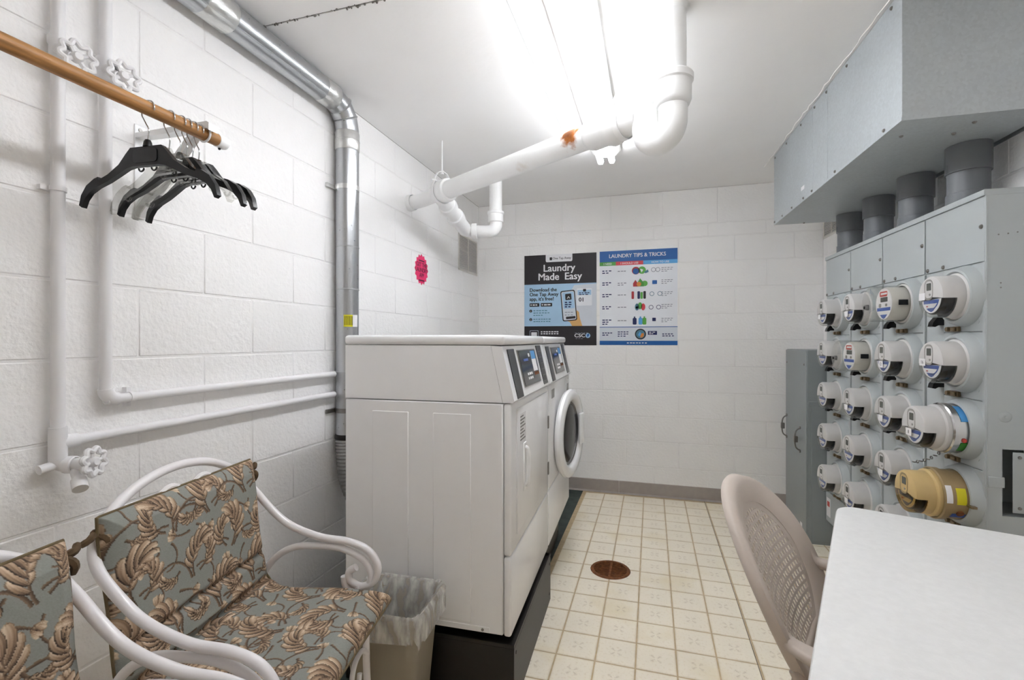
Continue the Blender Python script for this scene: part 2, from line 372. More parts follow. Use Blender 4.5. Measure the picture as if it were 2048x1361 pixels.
# ---- block walls: every block a piece of its own, joints recessed
def block_wall(wall, courses, joints_of, y0, y1, mk, vis):
    """courses: z lines; joints_of(k)->phase; mk(a0,a1,z0,z1)->MB; vis(a,z)->bool"""
    cache = {}; rest = MB(); P = .4225; g = .0030; gv = .0022
    for k in range(len(courses) - 1):
        z0, z1 = courses[k] + g, courses[k + 1] - g
        ph, pitch = joints_of(k); a = ph - pitch * math.ceil((ph - y0) / pitch)
        while a < y1:
            a0, a1 = max(a, y0) + gv, min(a + pitch, y1) - gv
            if a1 - a0 > .03:
                if vis((a0 + a1) / 2, (z0 + z1) / 2):
                    key = (round(a1 - a0, 3), round(z1 - z0, 3))
                    if key not in cache:
                        w, h = (a1 - a0) / 2, (z1 - z0) / 2
                        cache[key] = mk(-w, w, -h, h).mesh('block', mt['block'])
                    put('block', cache[key], wall, mk.place((a0 + a1) / 2, (z0 + z1) / 2))
                else:
                    b = mk(a0, a1, z0, z1); rest.add([Vector(v) + Vector(mk.place(0, 0)) for v in b.v], b.f)
            a += pitch
    if rest.v: rest.build('block_field', mt['block'], wall, kind='stuff')
wl = struct('wall_left', MB().box(LX - .12, LX - .0025, FY, BY + .1, 0, CZ), mt['mortar'])
def mkL(a0, a1, z0, z1): return MB().box(-.03, 0, a0, a1, z0, z1, .0028)
mkL.place = lambda a, z: (LX, a, z)
CL = [0, .155, .365, .572, .775, .987, 1.20, 1.408, 1.62, 1.828, 2.036, 2.245, CZ]
block_wall(wl, CL, lambda k: (1.267 if k % 2 == 1 else 1.05, .4225), FY, BY, mkL, lambda a, z: a > .55)
wb = struct('wall_back', MB().box(LX - .1, RX + .15, BY + .0025, BY + .12, 0, CZ), mt['mortar'])
def mkB(a0, a1, z0, z1): return MB().box(a0, a1, 0, .03, z0, z1, .0028)
mkB.place = lambda a, z: (a, BY, z)
CB = [0, .03, .235, .437, .635, .84, 1.045, 1.252, 1.455, 1.660, 1.862, 2.056, 2.160, CZ]
block_wall(wb, CB, lambda k: ((.49 if k == 12 else .424 if k % 2 else .206 + .0), .4055), LX, RX, mkB, lambda a, z: True)
wr = struct('wall_right', MB().box(-.12, -.0025, -.05, 5.25, 0, CZ), mt['mortar'], loc=W(0, 0), rz=RZ)
def mkR(a0, a1, z0, z1): return MB().box(-.03, 0, a0, a1, z0, z1, .0028)
mkR.place = lambda a, z: (0, a, z)
block_wall(wr, CB[:11] + [2.063, 2.245, CZ], lambda k: ((.3 if k % 2 else .09), .42), 0, 5.16, mkR, lambda a, z: a < 2.7 and z > 1.3)
wf = struct('wall_front', MB().box(LX - .1, 1.7, FY - .12, FY, 0, CZ), mt['mortar'])
# ---- ceiling: painted slabs meeting at open joints
cl = struct('ceiling', MB().box(LX - .1, 1.7, FY - .1, BY + .1, CZ + .004, CZ + .1), mt['seam'])
for x0, x1, y0, y1 in ((LX, -.486, 1.4595, 2.65), (LX, -.486, FY, 1.4525), (-.4835, 1.62, FY, 2.65), (LX, 1.62, 2.65, BY)):
    MB().box(x0, x1, y0, y1, CZ, CZ + .02).build('slab', mt['ceil'], cl)
rd = MB(); pts = []
for i in range(46):
    s = .35 + i * .04; p = W(.478 + random.uniform(-.005, .008), s, CZ - .0005); pts.append(p)
rd.tube(pts, [random.uniform(.0015, .004) for _ in pts], 6)
rd.build('paint_ridge', mt['ridge'], cl)
rd = MB()
for i in range(70):
    x = LX + .05 + random.random() * .95; rd.ball((x, 1.456 + random.uniform(-.006, .006), CZ - .0005), random.uniform(.0015, .005), 6, 4)
rd.build('seam_crumbs', mt['seam'], cl, kind='stuff')
# ---- rubber cove base
bb = thing('baseboard_back', 'grey rubber cove base along the foot of the back block wall', 'baseboard'); bb['kind'] = 'structure'
for a, b in ((LX + .01, -.2555), (-.2535, .96), (.962, RX - .01)):
    MB().prism([(0, 0), (-.016, 0), (-.012, .006), (-.005, .012), (-.004, .1), (0, .104)], (a, BY, 0), (0, 1, 0), (0, 0, 1), (b - a, 0, 0)).build('base_strip', mt['cove'], bb)
# ================================================================ ceiling lights (the lamps that light the room)
def fixture(y0, y1, label, fx_=-.268):
    t = thing('fluorescent_light', label, 'ceiling light', (fx_, (y0 + y1) / 2, CZ)); h = (y1 - y0) / 2
    MB().prism([(-.088, 0), (-.088, -.018), (-.05, -.052), (.05, -.052), (.088, -.018), (.088, 0)], (0, -h, 0), (1, 0, 0), (0, 0, 1), (0, 2 * h, 0)).build('housing', mt['fixture'], t)
    for x in (-.034, .034):
        MB().cyl((x, -h + .008, -.078), (x, h - .008, -.078), .0185, seg=20).build('tube', mt['tubeglow'], t)
        for y in (-h, h):
            MB().box(x - .013, x + .013, y - .008, y + .008, -.094, -.048, .003).build('lamp_holder', mt['whitep'], t)
    MB().cyl((0, 0, -.05), (0, 0, -.054), .012).build('screw_cap', mt['steel'], t)
fixture(.60, 2.985, 'white ceiling strip light with two bare glowing tubes above the drain pipe')
# ================================================================ laundry machines
DX, DY = -.456, 1.54
def dl(x, y, z=0): return Vector((DX + math.cos(TH) * x - math.sin(TH) * y, DY + math.sin(TH) * x + math.cos(TH) * y, z))
Z0, ZC, ZT = .245, 1.036, 1.270
def con(u, v, w=0):                                   # a point on the sloping console face: u along the width, v up the slope (0..1)
    return Vector((.012 - .044 * v + w * .975, u, ZC + .006 + .19 * v + w * .22))
def cpatch(u0, u1, v0, v1, w0, w1):
    V = [con(u, v, w) for w in (w0, w1) for u, v in ((u0, v0), (u1, v0), (u1, v1), (u0, v1))]
    return MB().add(V, [(0, 1, 2, 3), (4, 5, 6, 7), (0, 1, 5, 4), (1, 2, 6, 5), (2, 3, 7, 6), (3, 0, 4, 7)])
def machine(name, label, cat, loc, w, depth=.636):
    t = thing(name, label, cat, loc, TH); g = .0018
    MB().box(-depth, -.028, 0, w, Z0, ZC - g, .004).build('cabinet', mt['white'], t)
    MB().prism([(-depth, ZC + g), (-.030, ZC + g), (-.072, 1.233), (-depth, 1.233)], (0, .001, 0), (1, 0, 0), (0, 0, 1), (0, w - .002, 0)).build('upper_cabinet', mt['white'], t)
    # side ribs pressed into the sheet metal
    for x0, x1 in ((-.523, -.379), (-.284, -.143)):
        MB().box(x0, x1, -.0022, .004, .275, .995, .002).build('side_rib', mt['white'], t)
    MB().box(-.60, -.075, -.0018, .003, .248, .268, .0015).build('side_foot_rib', mt['white'], t)
    MB().cyl((-.1, -.002, .258), (-.1, -.004, .258), .005, seg=12).build('screw', mt['steel'], t)
    # front skin in two pieces
    MB().box(-.0265, 0, 0, w, .516, ZC - g, .009, 3).build('front_panel', mt['white'], t)
    MB().box(-.0265, 0, 0, w, Z0 - .003, .512, .009, 3).build('lower_panel', mt['white'], t)
    # console with a sloping face
    MB().prism([(-.0285, ZC + g), (.006, ZC + g), (.012, ZC + .008), (-.033, 1.230), (-.0705, 1.232)], (0, 0, 0), (1, 0, 0), (0, 0, 1), (0, w, 0)).build('console', mt['white'], t, sharp=25)
    MB().box(-depth - .004, -.022, -.004, w + .003, 1.2345, ZT, .013, 3).build('lid', mt['white'], t)
    cpatch(.05, .145, .02, .93, 0, .0022).build('console_strip', mt['black'], t, label='plain black console strip')
    cs = cpatch(w - .165, w - .065, .05, .97, 0, .0022).build('console_strip', mt['black'], t, label='black console strip with printed instructions')
    for i in range(6):
        cpatch(w - .155 + .01 * (i % 2), w - .08, .12 + i * .14, .135 + i * .14, .0022, .0026).build('print_line', mt['steel'], cs)
    fr = cpatch(.185, .505, .16, .90, 0, .003).build('display_frame', mt['steel'], t)
    cpatch(.195, .495, .185, .88, .003, .0042).build('display', mt['blackg'], fr, label='black control display')
    lb = cpatch(.395, .475, .42, .86, .0042, .005).build('display_label', mt['paper'], fr)
    cpatch(.395, .475, .68, .86, .005, .0054).build('blue_label_top', mt['sky'], fr)
    cpatch(.40, .485, .33, .40, .0042, .005).build('orange_label', mt['rust'], fr)
    for i in range(3):
        for j in range(2):
            cpatch(.27 + i * .032, .292 + i * .032, .28 + j * .09, .33 + j * .09, .0042, .005).build('button', mt['paper'], fr)
    cpatch(.25, .33, .66, .71, .0042, .005).build('brand_mark', mt['blue'], fr)
    cpatch(.345, .37, .74, .81, .0042, .005).build('button', mt['paper'], fr)
    return t
dr = machine('clothes_dryer', 'white front-loading clothes dryer beside the waste bin', 'dryer', dl(0, 0), .72)
# dryer door: flush sheet metal with a pull and two hinges
MB().box(-.004, .006, .075, .675, .566, 1.008, .004, 2).build('door', mt['white'], dr)
hd = MB(); hd.tube(spline([(.006, .185, .85), (.016, .187, .84), (.018, .19, .78), (.016, .187, .72), (.006, .185, .71)], 6), [.009] * 25, 8)
hd.box(.004, .009, .16, .205, .69, .87, .003); hd.build('door_handle', mt['whitep'], dr)
for z in (.86, .64): MB().box(.004, .0105, .676, .692, z - .03, z + .03, .002).build('hinge', mt['steel'], dr)
st = MB().box(.006, .0065, .10, .20, .875, .985).build('notice_label', mt['paper'], dr, label='small printed notice on the dryer door')
for i in range(8): MB().box(.0065, .0068, .11, .11 + (.08, .06, .075, .05)[i % 4], .887 + i * .012, .892 + i * .012).build('print_line', mt['steel'], st)
wa = machine('washing_machine', 'white front-loading washing machine with a round porthole door', 'washing machine', dl(0, .735), .75)
AJ = R(8.5); wd_ = put('porthole_door', None, wa, (.004 + math.sin(AJ) * .246, .135 + math.cos(AJ) * .246, .730), -AJ)   # left ajar
MB().lathe([(.16, 0), (.240, .0), (.246, .012), (.242, .026), (.228, .036), (.195, .036), (.182, .026), (.176, .010)], (0, 0, 0), (1, 0, 0), 48).build('door_ring', mt['white'], wd_)
MB().lathe([(.177, .008), (.170, .016), (.158, .012)], (0, 0, 0), (1, 0, 0), 40).build('door_gasket', mt['steel'], wd_)
MB().lathe([(.164, .013), (.14, .020), (.08, .026), (.0001, .028)], (0, 0, 0), (1, 0, 0), 40).build('glass', M('porthole_glass', '#0c0d0f', .12, spec=.35), wd_)
MB().box(.028, .046, .13, .20, -.09, .09, .006, 2).build('door_grip', mt['whitep'], wd_)
MB().box(0, .004, .58, .70, .90, 1.015, .002).build('soap_drawer', mt['white'], wa)
MB().box(.004, .006, .62, .68, .93, .985, .002).build('soap_drawer_grip', mt['steel'], wa)
pl = MB().box(0, .0008, .08, .17, .955, 1.0).build('rating_plate', mt['steel'], wa)
def pedestal(label, y0, y1, x0, x1, zt):
    t = thing('machine_pedestal', label, 'pedestal', dl((x0 + x1) / 2, (y0 + y1) / 2), TH, ); a, b = (x1 - x0) / 2, (y1 - y0) / 2
    MB().box(-a, a, -b, b, 0, zt - .012, .002).build('base_box', mt['iron'], t)
    tr = MB(); e = .004
    tr.box(-a, -a + e, -b, b, zt - .012, zt); tr.box(a - e, a, -b, b, zt - .012, zt); tr.box(-a, a, -b, -b + e, zt - .012, zt); tr.box(-a, a, b - e, b, zt - .012, zt)
    tr.build('tray_lip', mt['iron'], t)
    for y in (-b + .03, b - .03):
        for z in (.04, zt - .04): MB().cyl((a, y, z), (a + .002, y, z), .006, seg=10).build('bolt', mt['iron'], t)
    for sx in (-1, 1):
        for sy in (-1, 1): MB().cyl((sx * (a - .08), sy * (b - .08), zt - .012), (sx * (a - .08), sy * (b - .08), Z0 - .004), .02, seg=12).build('foot', mt['black'], t)
pedestal('black steel pedestal box under the clothes dryer', -.005, .715, -.63, .012, .222)
pedestal('black steel pedestal box under the washing machine', .745, 1.46, -.63, -.065, .222)
# ================================================================ floor drain
fd = thing('floor_drain', 'round rusty slotted floor drain set in the cream vinyl', 'floor drain', (-.215, 2.632, 0))
MB().lathe([(.088, .0035), (.094, .0048), (.104, .004), (.107, .0004)], seg=40).build('rim', mt['rust'], fd)
MB().lathe([(.0965, .0002), (.0965, -.06), (.05, -.085), (.0001, -.085)], seg=40).build('bowl', mt['rust'], fd)
gr = MB()
for i in range(-6, 7):
    y = i * .0132; h = math.sqrt(max(0, .087 ** 2 - y * y)); gr.box(-h, h, y - .0026, y + .0026, .0008, .0026, .0006)
gr.build('grate_bars', mt['rust'], fd)
gr = MB(); gr.box(-.006, .006, -.086, .086, .0010, .0034, .0008); gr.build('cross_bar', mt['rust'], fd)
# ================================================================ dryer vent duct
vd = thing('vent_duct', 'galvanised round dryer duct with foil-taped joints along the ceiling corner', 'duct', (-1.415, 1.985, 0))
r0 = .054; zc = 2.376
sec = [(-3.1, -1.9), (-1.9, -.735), (-.725, -.13)]
for a, b in sec: MB().cyl((0, a, zc), (0, b, zc), r0 if a != -1.9 else r0 + .0015, seg=32).build('duct_section', mt['galv'], vd)
for a, b in ((-1.93, -1.86), (-.79, -.675), (-.20, -.11)):
    tp = MB(); n = 18
    tp.lathe([(r0 + .0005, a), (r0 + .003, a + .004), (r0 + .0028, (a + b) / 2), (r0 + .0032, b - .004), (r0 + .0005, b)], (0, 0, zc), (0, 1, 0), 32); tp.build('foil_tape', mt['tape'], vd)
MB().tube([(r0 * .72, -3.1, zc - r0 * .72), (r0 * .72, -.13, zc - r0 * .72)], .0022, 6).build('lock_seam', mt['galv'], vd)
el = MB(); ce = (-.115, zc - .115); prev = None          # three-gore elbow
pth = []
for a in (90, 60, 30, 0): pth.append((0, ce[0] + .115 * math.cos(R(a)), ce[1] + .115 * math.sin(R(a))))
for i in range(3):
    el.tube([pth[i], pth[i + 1]], r0 + .001 * (i % 2), 32)
el.build('elbow', mt['galv'], vd)
for i in (1, 2):
    d = Vector(pth[i + 1]) - Vector(pth[i - 1]); d.normalize()
    MB().lathe([(r0, -.006), (r0 + .006, 0), (r0, .006)], pth[i], d, 32).build('elbow_bead', mt['galv'], vd)
for a, b in ((2.262, 1.70), (1.70, 1.495), (1.495, 1.10), (1.10, .80)):
    MB().cyl((0, 0, a), (0, 0, b + .001), r0 - .001 * (b < 1.2), seg=32).build('duct_section', mt['galv'], vd)
    if b > .9: MB().lathe([(r0, -.004), (r0 + .0022, 0), (r0, .004)], (0, 0, b), (0, 0, 1), 32).build('duct_bead', mt['galv'], vd)
for a, b in ((2.255, 2.165),):
    MB().lathe([(r0 + .0005, b), (r0 + .003, b + .004), (r0 + .003, a - .004), (r0 + .0005, a)], (0, 0, 0), (0, 0, 1), 32).build('foil_tape', mt['tape'], vd)
MB().lathe([(r0 + .001, 2.21), (r0 + .0045, 2.214), (r0 + .001, 2.218)], seg=32).build('tape_fold', mt['tape'], vd)
for z, m_ in ((1.985, 'tape'), (.915, 'steel')):
    sp = MB(); sp.lathe([(r0 + .0005, z - .011), (r0 + .002, z - .011), (r0 + .002, z + .011), (r0 + .0005, z + .011)], seg=32)
    sp.box(-.056, -.045, -.09, -.01, z - .009, z + .009); sp.build('wall_strap', mt[m_], vd)
MB().lathe([(r0 + .001, .775), (r0 + .004, .779), (r0 + .004, .796), (r0 + .001, .80)], seg=28).build('hose_clamp', mt['iron'], vd)
fx = MB(); pts = spline([(0, 0, .80), (.004, .0, .70), (.012, .01, .58), (.05, .03, .47), (.11, .05, .42)], 14)
fx.tube(pts, [r0 - .001 + .0035 * (i % 2) for i in range(len(pts))], 28); fx.build('flexible_hose', mt['flex'], vd)
sk = MB(); sy = MB()
def on_duct(mb, a0, a1, z0, z1, r):
    n = 8; V = []
    for i in range(n + 1):
        a = R(a0 + (a1 - a0) * i / n)
        for z in (z0, z1): V.append((r * math.cos(a), r * math.sin(a), z))
    return mb.add(V, [(2 * i, 2 * i + 1, 2 * i + 3, 2 * i + 2) for i in range(n)])
on_duct(sy, -72, -28, 1.315, 1.372, r0 + .0008).build('sticker', mt['yellow'], vd, label='yellow warning half of the duct sticker')
on_duct(sk, -28, 2, 1.315, 1.372, r0 + .0008).build('sticker', mt['paper'], vd, label='white half of the duct sticker')
b_ = MB()
for i in range(7): on_duct(b_, -68 + i * 6, -65.5 + i * 6, 1.322, 1.366, r0 + .0012)
b_.build('sticker_print', mt['black'], vd)
# ================================================================ painted water pipes with valves
def handwheel(parent, c, axis, r=.034, mat_='lpaint'):
    w = put('valve_handle', None, parent, c); a = Vector(axis).normalized(); m = rot_to(a); u, v = m @ Vector((1, 0, 0)), m @ Vector((0, 1, 0))
    ring = []
    for i in range(96):
        t = 2 * PI * i / 96; q = r * (1 + .14 * math.cos(8 * t)); ring.append(u * (q * math.cos(t)) + v * (q * math.sin(t)))
    mb = MB().tube(ring, .0068, 8, closed=True)
    for k in range(4):
        t = k * PI / 2 + .4; mb.tube([-a * .006, (u * math.cos(t) + v * math.sin(t)) * r], .0055, 6)
    mb.build('handwheel_ring', mt[mat_], w)
    MB().lathe([(.0001, .008), (.009, .008), (.013, .003), (.013, -.012), (.009, -.018)], (0, 0, 0), a, 14).build('handwheel_hub', mt[mat_], w)
def vpipe(label, py, zbot, hz, hend, valve_z, tee):
    t = thing('water_pipe', label, 'pipe', (-1.449, py, 0)); r = .0145
    MB().cyl((0, 0, zbot), (0, 0, CZ), r, seg=20).build('riser', mt['lpaint'], t)
    MB().cyl((0, .0, hz), (0, hend - py, hz + .004), r * .92, seg=20).build('branch_pipe', mt['lpaint'], t)
    # stop valve below the ceiling
    vb = MB(); vb.lathe([(.0155, -.035), (.021, -.034), (.021, -.018), (.018, -.014), (.018, .014), (.021, .018), (.021, .034), (.0155, .035)], (0, 0, valve_z), (0, 0, 1), 20)
    vb.lathe([(.014, .0), (.017, .012), (.012, .022), (.008, .028), (.008, .05)], (0, 0, valve_z), (1, -.1, 0), 16); vb.build('valve_body', mt['lpaint'], t)
    handwheel(t, Vector((.052, .012, valve_z - .014)), (1, -.15, .05))
    if tee:
        MB().cyl((0, 0, hz - .04), (0, 0, hz + .04), r + .0045, seg=20).build('tee_fitting', mt['lpaint'], t)
        MB().cyl((0, .0, hz), (0, .042, hz), r + .0035, seg=20).build('tee_branch', mt['lpaint'], t)
    else:
        MB().tube(arc((0, .03, hz + .03), .03, 180, 270, 8, (0, 1, 0)), r + .004, 20).build('elbow_fitting', mt['lpaint'], t)
    return t
pa = vpipe('outer white painted water pipe ending in a drain valve beside the chairs', .834, .93, .990, 1.93, 1.985, True)
pb = vpipe('inner white painted water pipe turning at an elbow towards the duct', .944, 1.112, 1.086, 1.93, 1.995, False)
# drain valve at the foot of the outer pipe
db = MB(); db.tube(spline([(0, 0, .955), (0, .002, .94), (.012, .012, .932), (.05, .03, .932)], 5), [.019, .019, .019, .019, .019, .0185, .018, .018, .018, .018, .018, .017, .017, .017, .017, .016], 16)
db.lathe([(.019, -.012), (.022, -.01), (.022, .01), (.019, .012)], (.02, .016, .932), (1, .35, 0), 16)
db.build('drain_valve_body', mt['lpaint'], pa)
MB().tube(spline([(.03, .02, .925), (.045, .016, .905), (.06, .01, .893)], 4), .013, 12).build('drain_spout', mt['lpaint'], pa)
MB().cyl((.055, .012, .897), (.075, .004, .878), .0165, seg=14).build('spout_thread', mt['lpaint'], pa)
MB().cyl((0, -.004, .935), (0, -.04, .93), .012, seg=12).build('wall_stub', mt['lpaint'], pa)
handwheel(pa, Vector((.07, .038, .938)), (1, .3, .1), .031)
cp = MB(); cp.lathe([(.0150, -.006), (.0175, -.006), (.0175, .006), (.0150, .006)], (0, 0, 1.636), (0, 0, 1), 20); cp.box(-.026, -.012, -.03, .004, 1.630, 1.642); cp.build('pipe_clip', mt['lpaint'], pa)
cp = MB(); cp.lathe([(.0138, -.006), (.0165, -.006), (.0165, .006), (.0138, .006)], (0, .066, 1.086), (0, 1, 0), 20); cp.box(-.026, -.008, .06, .072, 1.06, 1.115); cp.build('pipe_clip', mt['lpaint'], pb)
# ================================================================ closet rod on a bracket, with hangers
ROD = Vector((-1.222, 0, 1.838))
cr = thing('closet_rod', 'round varnished wooden clothes rod with a white end cap', 'clothes rod', (ROD.x, 1.12, ROD.z))
MB().cyl((0, -1.9, 0), (0, -.022, 0), .0175, seg=28).build('dowel', mt['wood'], cr)
MB().lathe([(.0176, -.03), (.0192, -.029), (.0192, -.004), (.017, .002), (.0001, .003)], (0, 0, 0), (0, 1, 0), 28).build('end_cap', mt['whitep'], cr)
MB().ball((-.002, -.018, -.021), .004, 8, 6).build('cap_screw', mt['black'], cr)
bk = thing('rod_bracket', 'white steel triangular shelf and rod bracket screwed to the block wall', 'bracket', (LX, 1.052, 1.75))
MB().box(.0, .004, -.016, .016, -.135, .145, .0015).build('wall_plate', mt['whitep'], bk)
MB().prism([(.002, .118), (.275, .118), (.283, .112), (.283, .092), (.275, .098), (.002, .104)], (0, -.014, 0), (1, 0, 0), (0, 0, 1), (0, .028, 0)).build('arm', mt['whitep'], bk)
MB().prism([(.002, -.128), (.002, -.105), (.215, .1), (.245, .104), (.012, -.132)], (0, -.012, 0), (1, 0, 0), (0, 0, 1), (0, .024, 0)).build('brace', mt['whitep'], bk)
hk = MB(); hk.tube([p + Vector((.252, 0, .088)) for p in arc((0, 0, 0), .0205, 20, -200, 14)], .003, 8); hk.build('rod_cradle', mt['whitep'], bk)
for z in (-.12, .13): MB().cyl((.004, 0, z), (.0065, 0, z), .0055, seg=12).build('screw', mt['steel'], bk)
def hanger(kind):
    h = thing('clothes_hanger', '', 'hanger', group='plastic hangers on the clothes rod'); m_ = mt['black'] if kind == 'black' else mt['hclear']
    pth = [Vector((0, .0205 * math.cos(R(a)), .0205 * math.sin(R(a)))) for a in range(200, -25, -15)]
    pth += spline([pth[-1] + Vector((0, -.002, -.014)), (0, .006, -.038), (0, -.003, -.055), (0, 0, -.085)], 5)
    MB().tube(pth, .0016, 8).build('wire_hook', mt['chrome'], h)
    MB().lathe([(.0001, .018), (.006, .018), (.009, .012), (.011, 0)], (0, 0, -.098), (0, 0, 1), 12).build('hook_collar', m_, h)
    # shoulders: a deep bar that dips from a centre plate to drooping tips
    top = [(.048, -.098), (.062, -.112), (.085, -.138), (.12, -.160), (.150, -.172), (.152, -.164), (.165, -.168), (.190, -.184), (.207, -.208), (.214, -.234)]
    bot = [(.205, -.240), (.196, -.220), (.18, -.203), (.155, -.190), (.12, -.178), (.085, -.162), (.06, -.150), (.04, -.146)]
    poly = top + bot; full = poly + [(-a, b) for a, b in reversed(poly)]
    bd = MB(); bd.prism(full, (-.0065, 0, 0), (0, 1, 0), (0, 0, 1), (.013, 0, 0)); bd.build('shoulder_bar', m_, h)
    pl = MB(); pl.prism(rrect(.074, .034, .008, 3, 0, -.122), (-.0085, 0, 0), (0, 1, 0), (0, 0, 1), (.017, 0, 0)); pl.build('centre_plate', mt['blackg'] if kind == 'black' else m_, h)
    for s in (-1, 1):
        MB().tube([p + Vector((0, s * .02, -.150)) for p in arc((0, 0, 0), .008, 180, 360, 8, (0, 1, 0))], .0022, 6).build('strap_loop', m_, h)
        if kind != 'black': MB().tube([p + Vector((0, s * .15, -.196)) for p in arc((0, 0, 0), .01, 180, 360, 8, (0, 1, 0))], .0025, 6).build('strap_loop', m_, h)
    return h
hb, hc = hanger('black'), hanger('clear'); ub = uc = False
for y, kd, rz, lab in ((.893, 'black', 4, 'black plastic hanger hung apart from the bunch, farthest from the rod end'),
                       (.948, 'clear', -1, 'clear plastic hanger just behind the lone black hanger'),
                       (.978, 'black', 2, 'black plastic hanger in the middle of the bunch, between two clear ones'),
                       (.997, 'clear', -3, 'clear plastic hanger in the bunch, behind the middle black hanger'),
                       (1.014, 'clear', 1, 'clear plastic hanger in the bunch, beside the last black hanger'),
                       (1.033, 'black', -4, 'black plastic hanger next to the bracket, nearest the capped rod end')):
    # local y is the hanger's width; it hangs across the rod
    if kd == 'black': o = hb if not ub else dup(hb); ub = True
    else: o = hc if not uc else dup(hc); uc = True
    o.location = (ROD.x, y, ROD.z); o.rotation_euler = (0, 0, R(90 + rz)); o['label'] = lab
# ================================================================ white drain pipes under the ceiling
LP, RP = Vector((-1.193, 2.589, 2.131)), Vector((-.107, 1.903, 2.098))
dp = thing('drain_pipe', 'large white painted cast iron drain pipe with a trap and a rust spot', 'pipe', (0, 0, 0))
dv = (RP - LP).normalized(); dh = Vector((dv.x, dv.y, 0)).normalized()
MB().tube([LP + dv * .02, RP - dv * .16], .051, 32).build('main_run', mt['rustpipe'], dp)
MB().lathe([(.052, -.19), (.060, -.18), (.064, -.165), (.063, -.10), (.068, -.085), (.072, -.07), (.070, -.05), (.063, -.04), (.060, -.02), (.054, 0), (.052, .06)], RP + dv * .02, dv, 32).build('hub_fitting', mt['wpaint'], dp)
def tz(t, z): return RP + dh * t + Vector((0, 0, z - RP.z))
pth = [tz(.0, 2.10), tz(.03, 2.112), tz(.055, 2.113)] + [tz(.055 + .048 * math.sin(R(a)), 2.065 + .048 * math.cos(R(a))) for a in (20, 45, 70, 90)]
pth += [tz(.158 - .055 * math.cos(R(a)), 2.035 - .055 * math.sin(R(a))) for a in (0, 22, 45, 68, 90, 112, 135, 158, 180)] + [tz(.213, 2.09)]
MB().tube(spline(pth, 3), .050, 28).build('trap', mt['wpaint'], dp)
top = tz(.213, 0)
MB().lathe([(.050, 2.085), (.058, 2.09), (.064, 2.105), (.064, 2.165), (.070, 2.17), (.071, 2.19), (.064, 2.198), (.050, 2.20)], (top.x, top.y, 0), (0, 0, 1), 32).build('trap_hub', mt['wpaint'], dp)
MB().cyl((top.x, top.y, 2.18), (top.x, top.y, CZ), .0465, seg=28).build('riser', mt['wpaint'], dp)
MB().lathe([(.047, 0), (.056, .002), (.05, .014), (.047, .02)], (top.x, top.y, CZ), (0, 0, -1), 24).build('ceiling_collar', mt['wpaint'], dp)
# far end: hub, wye to the wall and a branch that drops to a second trap
MB().lathe([(.052, -.05), (.064, -.045), (.067, -.03), (.067, .02), (.062, .03), (.058, .07), (.052, .09)], LP + dv * .03, -dv, 32).build('hub_fitting', mt['wpaint'], dp)
wpt = Vector((LX, 2.705, 2.118))
MB().tube(spline([LP, LP - dv * .06, Vector((-1.36, 2.675, 2.123)), wpt], 6), .043, 24).build('wall_branch', mt['wpaint'], dp)
MB().lathe([(.047, 0), (.052, .004), (.05, .035), (.047, .04)], wpt, (wpt - Vector((-1.36, 2.675, 2.123))) * -1, 28).build('wall_collar', mt['wpaint'], dp)
b0, b1 = Vector((-1.205, 2.60, 2.105)), Vector((-1.225, 3.03, 2.008))
bd = (b1 - b0).normalized()
MB().tube([b0, b1], .046, 24).build('branch_run', mt['wpaint'], dp)
for q in (.12, .26):
    MB().lathe([(.046, -.03), (.055, -.025), (.058, .0), (.056, .025), (.046, .03)], b0 + bd * q, bd, 28).build('branch_hub', mt['wpaint'], dp)
e1 = Vector((-1.03, 3.11, 2.005))
MB().tube(spline([b1 - bd * .05, b1, b1 + Vector((.03, .035, -.004)), Vector((-1.13, 3.085, 2.0)), e1 - Vector((.03, .012, .004)), e1 + Vector((0, 0, .03)), e1 + Vector((0.002, 0, .08))], 6), .0425, 24).build('branch_elbow', mt['wpaint'], dp)
MB().lathe([(.043, -.02), (.052, -.016), (.052, .016), (.043, .02)], b1 + Vector((.055, .035, -.006)), (1, .25, 0), 28).build('branch_hub', mt['wpaint'], dp)
MB().lathe([(.043, 2.06), (.053, 2.064), (.053, 2.115), (.057, 2.12), (.057, 2.135), (.047, 2.14)], (e1.x, e1.y, 0), (0, 0, 1), 28).build('riser_hub', mt['wpaint'], dp)
MB().cyl((e1.x, e1.y, 2.12), (e1.x, e1.y, CZ), .0435, seg=24).build('far_riser', mt['wpaint'], dp)
